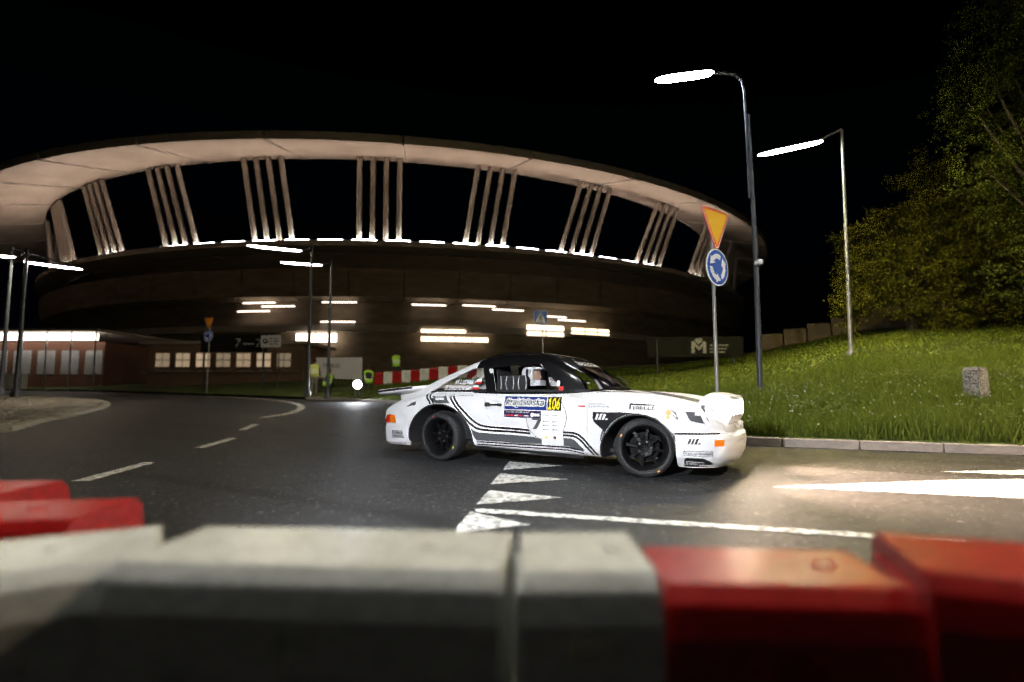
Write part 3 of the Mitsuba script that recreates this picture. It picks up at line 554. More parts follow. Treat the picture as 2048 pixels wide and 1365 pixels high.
for z in (.252, .222): decal(trim(band([(.56, z + .003), (1.0, z), (1.7, z - .002), (1.80, z - .012), (1.90, z - .03)], .013)), SIDE, -.0025, 'stripe_black', 'stripe')
decal(trim(Polygon([(2.025, .632), (2.39, .634), (2.54, .63), (2.70, .585), (2.80, .50), (2.868, .42), (2.91, .23), (2.93, .15), (2.80, .15), (2.75, .45), (2.1, .25), (2.105, .33), (2.146, .448), (2.045, .522), (2.022, .56)])), SIDE, -.003, 'stripe_black', 'arch_panel')
decal(Point(2.5, .29).buffer(.40).intersection(sb(2.05, 2.146, .17, .45)).difference(ARC), SIDE, -.003, 'stripe_grey', 'stripe') if Point(2.5, .29).buffer(.40).intersection(sb(2.05, 2.146, .17, .45)).difference(ARC).area > 1e-4 else None
def iii(x, z, h, m, D, off, parent=None):
    u = h * .42; b = [Polygon([(x + k * h * .62, z), (x + k * h * .62 + u, z), (x + k * h * .62 + u + h * .42, z + h), (x + k * h * .62 + h * .42, z + h)]) for k in range(3)]
    b.append(Polygon([(x + 3 * h * .62, z), (x + 3 * h * .62 + u, z), (x + 3 * h * .62 + u * 1.3, z + h * .28), (x + 3 * h * .62 + u * .4, z + h * .28)]))
    decal(shapely.MultiPolygon(b), D, off, m, 'emblem', parent, .03)
iii(2.048, .554, .064, 'sticker_white', SIDE, -.007); iii(2.985, .352, .05, 'stripe_black', FBS, -.004)
# door stickers
decal(Polygon([(.930, .788), (1.468, .780), (1.476, .637), (.937, .645)]), SIDE, -.004, 'sticker_blue', 'sticker')
lp = text_poly('#rajdslaska', .070, False, .485, .16); lp = shapely.affinity.translate(lp, .950, .690)
decal(lp.buffer(.014), SIDE, -.007, 'sticker_white', 'lettering', step=.03); decal(lp.buffer(.0006), SIDE, -.009, 'stripe_black', 'lettering', step=.03)
decal(Polygon([(1.482, .782), (1.646, .782), (1.652, .637), (1.487, .637)]), SIDE, -.004, 'stripe_black', 'sticker')
nm_ = shapely.affinity.translate(text_poly('106', .118, True, .138, .03), 1.496, .652); decal(nm_.buffer(.002), SIDE, -.007, 'sticker_yellow', 'lettering', step=.03)
decal(Polygon([(.932, .630), (1.408, .627), (1.406, .552), (.935, .554)]), SIDE, -.004, 'sticker_navy', 'sticker')
dtext('MILLERS OILS', .965, .603, .017, 'sticker_white', w=.17, bold=True, off=-.007); dtext('HRSMP', 1.165, .602, .017, 'sticker_white', w=.10, bold=True, off=-.007)
decal(Point(1.15, .610).buffer(.010), SIDE, -.007, 'sticker_white', 'emblem')
decal(Point(1.30, .585).buffer(.024).union(sb(1.31, 1.395, .570, .600)), SIDE, -.007, 'sticker_white', 'emblem')
for x0, w_, m_ in ((.945, .015, 'sticker_white'), (.972, .042, 'sticker_red'), (1.022, .034, 'sticker_red'), (1.066, .05, 'sticker_white'), (1.125, .05, 'sticker_red'), (1.195, .06, 'sticker_white')): decal(sb(x0, x0 + w_, .566, .582), SIDE, -.007, m_, 'emblem')
decal(Polygon([(1.30, .552), (1.408, .551), (1.411, .523), (1.357, .432), (1.307, .432), (1.368, .527), (1.30, .53)]), SIDE, -.0035, 'stripe_grey', 'number')
decal(CIRC.boundary.buffer(.0022).difference(PANEL).difference(sb(.9, 1.42, .55, .7)), SIDE, -.003, 'stripe_black', 'line')
decal(PANEL, SIDE, -.0045, 'sticker_white', 'sticker')
for i, z in enumerate((.585, .517, .475, .43)):
    for j, x0 in enumerate((1.447, 1.56)):
        decal(Point(x0, z).buffer(.0075), SIDE, -.0075, ('grey_pale' if i == 0 else 'stripe_grey'), 'emblem'); decal(sb(x0 + .014, x0 + .06, z - .004, z + .004), SIDE, -.0075, 'grey_pale', 'print_line')
decal(sb(1.455, 1.485, .335, .353), SIDE, -.0075, 'sticker_yellow', 'emblem'); decal(sb(1.56, 1.595, .332, .358), SIDE, -.0075, 'stripe_black', 'emblem'); decal(sb(1.565, 1.59, .338, .344), SIDE, -.009, 'sticker_red', 'emblem')
# fender lettering
decal(sb(1.853, 1.932, .683, .697), SIDE, -.004, 'sticker_red', 'emblem')
dtext('M. LUBIAK 0 RH+', 1.972, .707, .016, 'stripe_grey', w=.20); dtext('G. DACHOWSKI 0 RH+', 1.972, .681, .016, 'stripe_grey', w=.265)
dtext('motozbor.pty', .30, .787, .015, 'stripe_grey', w=.19, shear=.25)
def tyre_brand(x, z, w, m, D, off):
    h = w * .11; dtext('IRELLI', x + w * .13, z, h, m, D, off, w=w * .86, bold=True)
    P = Polygon([(x, z), (x + w * .055, z), (x + w * .055, z + h * 1.6), (x + w, z + h * 1.45), (x + w, z + h * 1.75), (x + w * .05, z + h * 2.15), (x, z + h * 2.15)]); decal(P, D, off, m, 'lettering')
tyre_brand(2.43, .668, .25, 'stripe_black', SIDE, -.004)
decal(Point(2.815, .642).buffer(.027).union(Point(2.81, .60).buffer(.018)), SIDE, -.004, 'sticker_orange', 'emblem', step=.02)
decal(shapely.union_all([LineString([(2.84 + .012 * i, .668 - .006 * i), (2.865 + .008 * i, .645 - .012 * i)]).buffer(.004) for i in range(4)] + [LineString([(2.85, .62), (2.90, .59)]).buffer(.003), Point(2.892, .59).buffer(.012)]), SIDE, -.004, 'stripe_grey', 'emblem', step=.02)
decal(Polygon([(2.966, .653), (3.085, .648), (3.098, .612), (3.128, .54), (3.012, .566), (2.99, .60)]), SIDE, -.004, 'stripe_grey', 'stripe')
# front bumper print
decal(sb(2.945, 3.195, .243, .287), FBS, -.003, 'stripe_black', 'sticker'); decal(sb(2.949, 3.191, .247, .283), FBS, -.005, 'sticker_white', 'sticker')
dtext('KUMIEGA RACING', 2.958, .256, .017, 'stripe_black', FBS, -.008, w=.226, bold=True)
decal(Polygon([(2.935, .135), (2.945, .20), (2.965, .222), (3.12, .222), (3.17, .19), (3.215, .14)]), FBS, -.004, 'stripe_black', 'sticker'); tyre_brand(2.965, .155, .155, 'sticker_white', FBS, -.008)
rbp = sb(-.72, -.50, .255, .345); decal(rbp, RBS, -.003, 'stripe_black', 'sticker'); decal(sb(-.715, -.505, .26, .34), RBS, -.005, 'grey_pale', 'sticker')
dtext('KUMIEGA', -.705, .308, .02, 'stripe_black', RBS, -.008, w=.19, bold=True); dtext('RACING', -.68, .27, .02, 'stripe_black', RBS, -.008, w=.15, bold=True)
# window names and flags
for tx, x, z, w, fz in (('M.Lubiak', .135, .935, .29, .938), ('G.Dachowski', -.03, .862, .42, .868)):
    q_ = shapely.affinity.translate(text_poly(tx, .058, True, w, .2), x, z).buffer(.0008); decal(q_, GSIDE, .002, 'sticker_white', 'lettering', step=.03)
    xx = x + w + .035
    decal(sb(xx, xx + .085, fz + .024, fz + .05), GSIDE, .002, 'sticker_white', 'flag'); decal(sb(xx, xx + .085, fz - .004, fz + .022), GSIDE, .002, 'sticker_red', 'flag')
# windscreen banner, A-pillar flag
bn = Polygon([(-.535, 1.16), (-.42, 1.205), (0, 1.225), (.42, 1.205), (.535, 1.16), (.56, 1.09), (.3, 1.125), (0, 1.135), (-.3, 1.125), (-.56, 1.09)]); decal(bn, GFRONT, -.008, 'car_black', 'sun_strip')
p, f = text2d('RAJD SLASKA', .05, True, .62); cobj('lettering', GFRONT.mesh(np.c_[.31 - p[:, 0], p[:, 1] + 1.145], f[:, ::-1], .003), 'sticker_white', smooth=True)
decal(sb(1.545, 1.585, .90, .965), GSIDE, -.006, 'sticker_white', 'flag'); decal(sb(1.575, 1.63, .855, .90), GSIDE, -.006, 'sticker_red', 'flag')
# hood and fender dark stripes
for y0, y1 in ((-.46, -.20), (.20, .46)): decal(Polygon([(2.15, y0), (2.15, y1), (2.9, y1 - .02), (3.02, (y0 + y1) / 2), (2.9, y0 + .02)]), TOP, .003, 'stripe_grey', 'stripe')
decal(Polygon([(2.02, -.70), (2.5, -.70), (2.85, -.62), (2.5, -.60), (2.05, -.58)]), TOP, .003, 'stripe_grey', 'stripe')
decal(sb(2.868, 3.24, .4385, .4515), SIDE, -.006, 'stripe_black', 'bumper_seal')
# bumper lens, tail lamps
decal(sb(3.215, 3.285, .334, .392), FBS, -.012, 'lens_orange', 'indicator', step=.02)
decal(Polygon([(-.66, .455), (-.70, .54), (-.80, .545), (-.80, .44), (-.70, .44)]), SIDE, -.014, 'lens_orange', 'tail_lamp', step=.02); decal(Polygon([(-.80, .545), (-.86, .535), (-.91, .47), (-.90, .44), (-.80, .44)]), SIDE, -.014, 'lens_red', 'tail_lamp', step=.02)
decal(Polygon([(-.49, .65), (-.40, .70), (-.335, .72), (-.33, .67), (-.40, .665)]), SIDE, -.003, 'stripe_grey', 'emblem')
# door handle, mirrorless pillar, wipers
hd = cobj('handle', cat_(bx(.735, .86, -.815, -.803, .684, .702, .004), bx(.68, .745, -.816, -.786, .672, .712, .008), bx(.845, .905, -.812, -.786, .676, .708, .008)), 'cabin_black', dkey)
cobj('handle_plate', lathe([(0, -.02), (.03, -.02), (.03, .0), (0, .0)], 20, 'y').apply_transform(np.diag([1, -1, 1, 1])).apply_translation([.70, -.79, .693]), 'chrome', dkey)
cobj('sill_bar', tube([[.55, -.775, .19], [1.1, -.775, .175], [1.9, -.78, .16]], .02, 8), 'chrome')
for y0, y1, z1 in ((-.25, -.05, 1.06), (.25, .42, 1.02)):
    a = np.array([float(GFRONT(np.array([[y0, .92]]))[0]) + .03, y0, .92]); b = np.array([float(GFRONT(np.array([[y1, z1]]))[0]) + .02, y1, z1]); cobj('wiper', tube([a, (a + b) / 2 + [.015, 0, .01], b], .009, 6), 'cabin_black')
gx_ = np.linspace(-.60, .32, 24)
for s in (-1, 1):
    P = np.array([[x, s * (float(GY(x)) * .70), float(GZ0 + .925 * (GH(x) - GZ0)) + .012] for x in np.linspace(-.5, 1.45, 40)])
    P = np.array([[x, s * (abs(float(gsec(x)[26, 0])) + .006), float(gsec(x)[26, 1]) + .004] for x in np.linspace(-.72, 1.48, 40)]); cobj('drip_rail', tube(P, .009, 6), 'chrome', smooth=40)
# whale tail
tp = np.array([(-.42, .50), (-.60, .60), (-.9, .64), (-1.12, .63), (-1.24, .58), (-1.29, .45), (-1.30, .2), (-1.30, 0)]); tp = np.vstack([tp, tp[::-1][1:] * [1, -1]])
tp = np.array(Polygon(tp).buffer(.02).buffer(-.02).exterior.coords)[:-1]
fz = lambda x: np.interp(x, [-1.30, -1.15, -.8, -.42], [.845, .842, .875, .905]); cz = tp.mean(0)
rows = [np.c_[cz + (tp - cz) * k, fz(cz[0] + (tp[:, 0] - cz[0]) * k) + o] for k, o in ((.0, -.055), (.8, -.055), (.96, -.045), (1, -.02), (1, .008), (.975, .02), (.90, .012), (.80, .0), (0, .0))]
m = trimesh.Trimesh(np.concatenate(rows), grid_faces(len(rows), len(tp), True), process=False); m.merge_vertices(); m.fix_normals()
tl = cobj('spoiler', m, 'car_white', smooth=40)
cobj('lip', tube(np.c_[tp, fz(tp[:, 0]) - .004][np.r_[np.where(tp[:, 0] < -.5)[0]]], .016, 8) if False else tube(np.c_[LineString([(-.6, -.61), (-.9, -.65), (-1.13, -.64), (-1.25, -.585), (-1.305, -.45), (-1.31, 0), (-1.305, .45), (-1.25, .585), (-1.13, .64), (-.9, .65), (-.6, .61)]).segmentize(.05).coords, fz(np.array(LineString([(-.6, -.61), (-.9, -.65), (-1.13, -.64), (-1.25, -.585), (-1.305, -.45), (-1.31, 0), (-1.305, .45), (-1.25, .585), (-1.13, .64), (-.9, .65), (-.6, .61)]).segmentize(.05).coords)[:, 0])], .013, 8), 'cabin_black', tl, smooth=50)
cobj('spoiler_stem', trimesh.convex.convex_hull(np.array([[-.35, y, .80] for y in (-.5, .5)] + [[-.45, y, .88] for y in (-.45, .45)] + [[-.95, y, .68] for y in (-.40, .40)] + [[-.98, y, .84] for y in (-.42, .42)])), 'car_white', smooth=30)
# headlamps and the lamp pod on the nose
for s in (-1, 1):
    c = np.array([3.14, s * .60, .60]); hh = lathe([(0.001, .075), (.04, .068), (.075, .045), (.098, .012), (.10, 0), (.12, 0), (.125, -.03), (0.001, -.05)], 28, 'x')
    gl_ = lathe([(0.001, .045), (.04, .040), (.075, .025), (.098, .004)], 28, 'x'); rg = lathe([(.097, .014), (.104, .020), (.118, .014), (.128, -.02), (.128, -.10), (.09, -.10)], 28, 'x')
    for mm, nm, mt in ((gl_, 'headlamp', 'lamp_glass'), (rg, 'headlamp_ring', 'stripe_grey')):
        q = rot(rot(mm, -24, (0, 1, 0)), s * 6, (0, 0, 1)); q.apply_translation(c)
        if nm == 'headlamp' and q.face_normals[:, 0].mean() < 0: q.invert()
        cobj(nm, q, mt, smooth=40, emit=(650, 470, 365) if nm == 'headlamp' else None, weight=.5)
pod = trimesh.convex.convex_hull(np.array([[x, y, z] for y in (-.42, .42) for x, z in ((2.98, .70), (3.07, .80), (3.14, .835), (3.30, .80), (3.325, .77), (3.325, .60), (3.28, .52), (3.1, .55))])); pk = cobj('lamp_pod', man(pod), 'car_white', smooth=25)
for y in (-.30, -.10, .10, .30):
    g2 = lathe([(0.001, .008), (.04, .007), (.07, .004), (.078, 0)], 24, 'x'); g2.apply_translation([3.328, y, .685]); g2.invert() if g2.face_normals[:, 0].mean() < 0 else None; cobj('spot_lamp', g2, 'lamp_glass', pk, smooth=40, emit=(800, 580, 450), weight=.35)
# wheels
def wheel(r, w, dish, steer, x, s, front):
    """outer face towards -y; s = -1 right side, 1 left side"""
    rr = .222
    k = car + '__wheel'
    ty = lathe([(rr - .012, -w / 2 + .015), (rr + .006, -w / 2 + .002), (rr + .03, -w / 2), (r - .02, -w / 2 + .012), (r - .006, -w / 2 + .026), (r, -w / 2 + .05), (r + .002, 0), (r, w / 2 - .05), (r - .006, w / 2 - .026), (r - .02, w / 2 - .012), (rr + .03, w / 2), (rr - .012, w / 2 - .015)], 56, 'y')
    rim = lathe([(rr + .008, -w / 2 - .002), (rr + .004, -w / 2 - .010), (rr - .006, -w / 2 - .006), (rr - .018, -w / 2 + .012), (rr - .022, -w / 2 + .03), (rr - .035, -w / 2 + .05), (rr - .042, -w / 2 + .09), (rr - .046, dish - w / 2), (rr - .046, w / 2 - .02), (rr, w / 2 - .005), (rr + .008, w / 2)], 56, 'y')
    yd = -w / 2 + dish
    parts = []
    for a in range(8):
        sp = trimesh.convex.convex_hull(np.array([[sx * wd, yy, rad] for rad, wd, d in ((.075, .011, .026), (rr - .040, .015, .012)) for sx in (-1, 1) for yy in (yd - d, yd + .012)])); parts.append(rot(sp, a * 45 + 10, (0, 1, 0)))
    hub = lathe([(0.001, yd - .03), (.03, yd - .032), (.036, yd - .02), (.06, yd - .022), (.085, yd - .026), (.092, yd - .012), (.092, yd + .03), (.001, yd + .03)], 32, 'y')
    disc = lathe([(0.001, yd + .05), (.15, yd + .05), (.15, yd + .07), (0.001, yd + .07)], 32, 'y')
    nuts = [rot(mv(lathe([(.001, yd - .045), (.010, yd - .042), (.011, yd - .01)], 8, 'y'), 0, 0, .062), a * 72 + 20, (0, 1, 0)) for a in range(5)]
    X = np.eye(4)
    if s > 0: X = trimesh.transformations.rotation_matrix(math.pi, (0, 0, 1)) @ X
    X = trimesh.transformations.translation_matrix([x, s * (.80 - w / 2), r - .004]) @ trimesh.transformations.rotation_matrix(math.radians(steer), (0, 0, 1)) @ X
    wk = numbered(k)
    for i, (mm, nm, mt) in enumerate([(ty, 'tyre', 'rubber'), (rim, 'rim', 'rim_black'), (cat_(*parts), 'spokes', 'spoke_black'), (hub, 'hub', 'spoke_black'), (disc, 'brake_disc', 'disc_dark')] + [(q_, 'wheel_nut', 'chrome') for q_ in nuts]):
        mm = mm.copy(); mm.apply_transform(X)
        scene[numbered(wk + '__' + nm)] = {**mikit.ply(mm, mt, 35), 'to_world': CT}
    if s < 0:
        for a, mt in ((-62, 'sticker_orange'), (150, 'sticker_orange')) if front else ((-20, 'sticker_red'), (118, 'sticker_yellow')):
            t = rot(bx(-.014, .014, -w / 2 - .0035, -w / 2 + .004, rr + .026, rr + .043, .002), a, (0, 1, 0)); t.apply_transform(X); scene[numbered(wk + '__tag')] = {**mikit.ply(t, mt, False), 'to_world': CT}
    labels[wk] = {}
    return wk
for wk in [wheel(.297, .23, .12, 0, 0, -1, False), wheel(.292, .215, .075, 18, LWB, -1, True), wheel(.297, .23, .12, 0, 0, 1, False), wheel(.292, .215, .075, 18, LWB, 1, True)]: labels.pop(wk)
# cabin: seats, cage, net, dashboard, steering wheel
for y in (-.33, .33):
    seat = m3.Manifold.hull_points(np.array([[x, y + sy, z] for sy in (-.22, .22) for x, z in ((.62, .95), (.70, .93), (.80, .45), (.95, .36), (.80, .30), (.66, .42))])) 
    seat += m3.Manifold.hull_points(np.array([[x, y + sy, z] for sy in (-.25, .25) for x, z in ((.76, .34), (1.26, .38), (1.28, .48), (1.2, .50), (.8, .42))]))
    seat += m3.Manifold.hull_points(np.array([[x, y + sy, z] for sy in (-.17, .17) for x, z in ((.58, 1.16), (.64, 1.17), (.70, .93), (.62, .92))]))
    cobj('seat', seat, 'fabric_black', smooth=30)
hp = [[.55, s * .58, .30] for s in (-1, 1)]
cage = [tube([[.60, -.58, .30], [.60, -.60, .82], [.58, -.54, 1.12], [.60, -.40, 1.22], [.60, .40, 1.22], [.58, .54, 1.12], [.60, .60, .82], [.60, .58, .30]], .022, 8),
        tube([[.60, -.40, 1.21], [.9, -.45, 1.24], [1.25, -.52, 1.19], [1.52, -.58, .98], [1.62, -.60, .82], [1.66, -.58, .35]], .02, 8), tube([[.60, .40, 1.21], [.9, .45, 1.24], [1.25, .52, 1.19], [1.52, .58, .98], [1.62, .60, .82], [1.66, .58, .35]], .02, 8),
        tube([[.58, -.54, 1.1], [.2, -.46, .85], [-.15, -.40, .62]], .02, 8), tube([[.58, .54, 1.1], [.2, .46, .85], [-.15, .40, .62]], .02, 8), tube([[.60, -.56, .95], [.60, .50, .45]], .02, 8)]
cobj('roll_cage', cat_(*cage), 'cage_white', smooth=40)
cobj('cage_post', trimesh.convex.convex_hull(np.array([[x, y, z] for y in (-.645, -.635) for x, z in ((.705, .85), (.735, .85), (.69, 1.115), (.635, 1.115))])), 'cage_white')
nt = cobj('window_net', bx(.76, 1.12, -.575, -.560, .85, 1.03, .004), 'fabric_black')
for i in range(5): cobj('cord', tube([[.77 + .085 * i, -.59, .86], [.77 + .085 * i + .012 * (-1) ** i, -.60, .94], [.77 + .085 * i, -.59, 1.025]], .006, 6), 'cage_white', nt)
cobj('dashboard', m3.Manifold.hull_points(np.array([[x, y, z] for y in (-.60, .60) for x, z in ((1.62, .55), (1.70, .80), (1.80, .86), (1.95, .84), (1.95, .55))])), 'cabin_black', smooth=30)
sw = trimesh.creation.torus(.165, .014, major_sections=32, minor_sections=10); sw = cat_(sw, bx(-.16, .16, -.012, .012, -.01, .01), bx(-.012, .012, -.16, .02, -.01, .01)); sw = rot(sw, 68, (0, 1, 0)); sw.apply_translation([1.43, .33, .86]); cobj('steering_wheel', sw, 'cabin_black', smooth=40)

# the two dipped headlamp beams
for s_ in (-1, 1):
    o = CT @ mi.ScalarPoint3f(3.27, s_ * .60, .62); t_ = CT @ mi.ScalarPoint3f(6.2, s_ * .75, .0)
    scene[f'headlamp_beam_{1 if s_ < 0 else 2}'] = {'type': 'spot', 'to_world': T().look_at(origin=list(map(float, np.array(o).ravel())), target=list(map(float, np.array(t_).ravel())), up=[0, 0, 1]), 'cutoff_angle': 46, 'beam_width': 6, 'intensity': {'type': 'rgb', 'value': [205, 134, 100]}}
# ------------------------------------------------------------------ foreground plastic barriers
def plastic(key, c0, c1):
    mat(key, mikit.proc(lambda p, n, uv, c0=c0, c1=c1: MX(c0, c1, FB(p.x * 7, p.y * 7, p.z * 7, octaves=4)) * (0.94 + 0.1 * SS(.35, .6, N_(p.x * 40, p.y * 40, p.z * 40)))), 0.32, specular=0.5)
plastic('plastic_white', (0.70, 0.71, 0.67), (0.78, 0.79, 0.75)); plastic('plastic_red', (0.36, 0.010, 0.010), (0.43, 0.016, 0.014))
HB = 0.5
def barrier_mesh(L, h=HB, wt=.40):
    prof = Polygon([(-.23, 0), (.23, 0), (.23, .10), (.20, .15), (wt / 2, h - .09), (wt / 2 - .015, h - .03), (wt / 2 - .05, h), (-wt / 2 + .05, h), (-wt / 2 + .015, h - .03), (-wt / 2, h - .09), (-.20, .15), (-.23, .10)]).buffer(-.02).buffer(.02, 8)
    m = extrude(prof, L); m.apply_transform(np.array([[0, 0, 1, -L / 2], [1, 0, 0, 0], [0, 1, 0, 0], [0, 0, 0, 1.0]])); b = man(m)
    for s in (-1, 1):
        for x in np.arange(-L / 2 + .17, L / 2 - .1, .26):
            c = m3.Manifold.hull_points(np.array([[x + dx, s * (.26 - dy), z] for dx, dy, z in ((-.055, 0, .16), (.055, 0, .16), (-.055, 0, h - .12), (.055, 0, h - .12), (-.035, .115, .2), (.035, .115, .2), (-.035, .085, h - .16), (.035, .085, h - .16))])); b -= c
    b -= m3.Manifold.cube([.10, .6, .05]).translate([-.05, -.3, h - .155])
    for s in (-1, 1): b += m3.Manifold.hull_points(np.array([[s * L / 2 + dx, y, z] for dx in (-.012, .004) for y in (-wt / 2 + .06, wt / 2 - .06) for z in (.06, h - .05)]))
    return b
def barrier(a, b, m, label, group, h=HB, z0=0.0, wt=.40, text=None, name='barrier'):
    a, b = np.array(a, float), np.array(b, float); d = b - a; L = float(np.linalg.norm(d)); ang = math.degrees(math.atan2(d[1], d[0])); c = (a + b) / 2
    to = place(c[0], c[1], z0, ang)
    if z0 > 0: return obj(name, as_tm(barrier_mesh(L, h, wt)), m, None, 40, label, 'barrier', group, to=to)
    k = thing(name, label, 'barrier', group); obj('shell', as_tm(barrier_mesh(L, h, wt)), m, k, 40, to=to)
    cap = lathe([(0, .004), (.022, .004), (.026, .001), (.026, 0)], 18); cap.apply_translation([L * .28, 0, h]); obj('filler_cap', cap, m, k, 30, to=to)
    if text:
        p, f = text2d(text, .115, False); v = np.c_[p[:, 0] - L / 2 + .075, np.full(len(p), -.203), p[:, 1] + .155]; v[:, 1] = -np.interp(v[:, 2], [.15, h - .09], [.2, wt / 2]) - .006
        obj('lettering', trimesh.Trimesh(v, f, process=False), 'black', k, to=to)
    return k
FG = 'plastic road barriers in the foreground'
barrier((-.82, 1.33), (-.01, 1.27), 'plastic_white', 'large white plastic barrier at the front, with black lettering on its dark near face', FG, text='Kumiega')
barrier((-1.62, .96), (-.87, 1.36), 'plastic_white', 'white plastic barrier in the bottom left corner, left of the lettered one', FG)
barrier((.02, 1.27), (.29, 1.27), 'plastic_white', 'short white barrier added for the blurred ghost between the lettered white one and a red one', FG)  # added piece standing for the motion ghost of its white neighbour
barrier((.32, 1.27), (.80, 1.235), 'plastic_red', 'low red plastic barrier right of the short white one', FG, h=.47, wt=.36)
barrier((.84, 1.22), (1.66, .93), 'plastic_red', 'big red plastic barrier in the bottom right corner', FG, h=.515)
barrier((-2.15, 1.60), (-1.24, 1.70), 'plastic_red', 'red plastic barrier behind the white corner barrier at left', FG, h=.50)
barrier((-2.8, 2.02), (-1.80, 2.06), 'plastic_red', 'farthest foreground red plastic barrier at the left picture edge', FG, h=.50)
# far red and white barriers
FB_G = 'red and white barriers beyond the road'
ORD = ['first', 'second', 'third', 'fourth', 'fifth', 'sixth']
pts = np.array([(-7.6, 30.3), (-1.3, 28.8)]); n = 12
for i in range(n):
    a, b = pts[0] + (pts[1] - pts[0]) * i / n, pts[0] + (pts[1] - pts[0]) * (i + .96) / n
    c = (a + b) / 2
    barrier(a, b, 'plastic_white' if i % 2 else 'plastic_red', ('white' if i % 2 else 'red') + f' barrier of the far row behind the car, {ORD[i // 2]} {"white" if i % 2 else "red"} one from the left', FB_G, h=.68, z0=gz(*c) - .02)
for i, (a, b, m) in enumerate([((-36.0, 36.6), (-34.4, 36.4), 'plastic_red'), ((-34.3, 36.4), (-32.6, 36.2), 'plastic_white')]):
    barrier(a, b, m, f'far {"red" if i == 0 else "white"} barrier beyond the paved island at the left edge', None, h=1.0, z0=gz((a[0] + b[0]) / 2, 36.3) - .1)

# ------------------------------------------------------------------ grass verge
def blades(n, xy, hmin, hmax, seed, w=.006):
    r = np.random.default_rng(seed); P = xy; z = hland(P[:, 0], P[:, 1]) - .02; h = r.uniform(hmin, hmax, n) * (.6 + .8 * meshkit.noise(np.c_[P * 1.7, 0 * z], 3)); a = r.uniform(0, 2 * np.pi, n); ln = r.uniform(.15, .75, n) * h; b = r.uniform(0, 2 * np.pi, n)
    dx, dy = np.cos(a) * w * r.uniform(.7, 1.8, n), np.sin(a) * w * r.uniform(.7, 1.8, n); lx, ly = np.cos(b) * ln, np.sin(b) * ln
    B = np.c_[P, z]
    v = np.stack([B - np.c_[dx, dy, 0 * z], B + np.c_[dx, dy, 0 * z], B + np.c_[lx * .35 - dx * .8, ly * .35 - dy * .8, h * .6], B + np.c_[lx * .35 + dx * .8, ly * .35 + dy * .8, h * .6], B + np.c_[lx, ly, h]], 1).reshape(-1, 3)
    f = (np.array([[0, 1, 3], [0, 3, 2], [2, 3, 4]])[None] + (np.arange(n) * 5)[:, None, None]).reshape(-1, 3)
    return trimesh.Trimesh(v, f, process=False)
def leafmat(key, c0, c1, tr=.35):
    scene[key] = {'type': 'principledthin', 'base_color': mikit.proc(lambda p, n, uv, c0=c0, c1=c1: MX(c0, c1, N_(p.x * 23, p.y * 23, p.z * 11))), 'roughness': .5, 'diff_trans': tr * 2, 'spec_trans': 0.0}
leafmat('blade', (.06, .10, .016), (.19, .24, .05)); leafmat('weed_leaf', (.09, .14, .035), (.24, .28, .09)); leafmat('leaf', (.085, .095, .015), (.18, .175, .035), .25); leafmat('leaf_dark', (.03, .045, .010), (.085, .10, .025), .2); mat('flower', (.75, .75, .70), .6); mat('bark', mikit.proc(lambda p, n, uv: MX((.03, .025, .02), (.09, .075, .06), N_(p.x * 25, p.y * 25, p.z * 5))), .9)  # brighter foliage colour carries the yellow lamplight, the darker copy the dimness
def scatter(n, seed, region):
    r = np.random.default_rng(seed); out = []
    x0, y0, x1, y1 = region.bounds
    while sum(map(len, out)) < n:
        q = r.uniform([x0, y0], [x1, y1], (n, 2)); out.append(q[shapely.contains_xy(region, q[:, 0], q[:, 1])])
    return np.vstack(out)[:n]
verge = Polygon([(2.3, 10.6), (3.3, 9.3), (3.98, 8.75), (5.0, 8.28), (6.88, 7.55), (14, 5.0), (16, 9), (15, 15), (6, 16), (0, 17.5), (-.3, 16.8), (1.4, 12.9)])
nearv = verge.intersection(Polygon([(2, 7), (14, 3), (16, 10), (10.5, 11.6), (3, 13), (1, 13)]))
g1 = blades(70000, scatter(70000, 1, nearv), .10, .38, 1, .005); g2 = blades(30000, scatter(30000, 2, verge), .10, .36, 2, .008)
kbstrip = verge.intersection(LineString(EDGE_S).buffer(.45)); g3 = blades(9000, scatter(9000, 5, kbstrip), .04, .16, 5, .005)
obj('grass', cat_(g1, g2, g3), 'blade', label='long tangled grass and weeds on the verge beyond the kerb', cat='grass', kind='stuff')
far = Polygon([(-3.5, 21.6), (-.4, 17.0), (6, 16), (15, 15), (40, 9), (46, 46), (4, 46), (-9, 27)])
g4 = blades(80000, scatter(80000, 3, far), .05, .16, 3, .02); obj('mown_grass', g4, 'blade', label='short mown grass covering the slope under the lamps', cat='grass', kind='stuff')
tf = np.vstack([np.random.default_rng(70 + i).normal(0, .05, (26, 2)) * [1.8, .5] @ np.array([[.93, -.36], [.36, .93]]) + c for i, c in enumerate([(5.2, 8.00), (5.9, 7.68), (6.3, 7.54), (6.9, 7.30), (7.4, 7.12), (4.4, 8.30), (8.1, 6.86), (8.8, 6.62)])])
gt = blades(len(tf), tf, .03, .13, 15, .006); obj('gutter_weeds', gt, 'blade', label='small tufts of weed growing out of the gutter below the kerb', cat='weeds', kind='stuff')
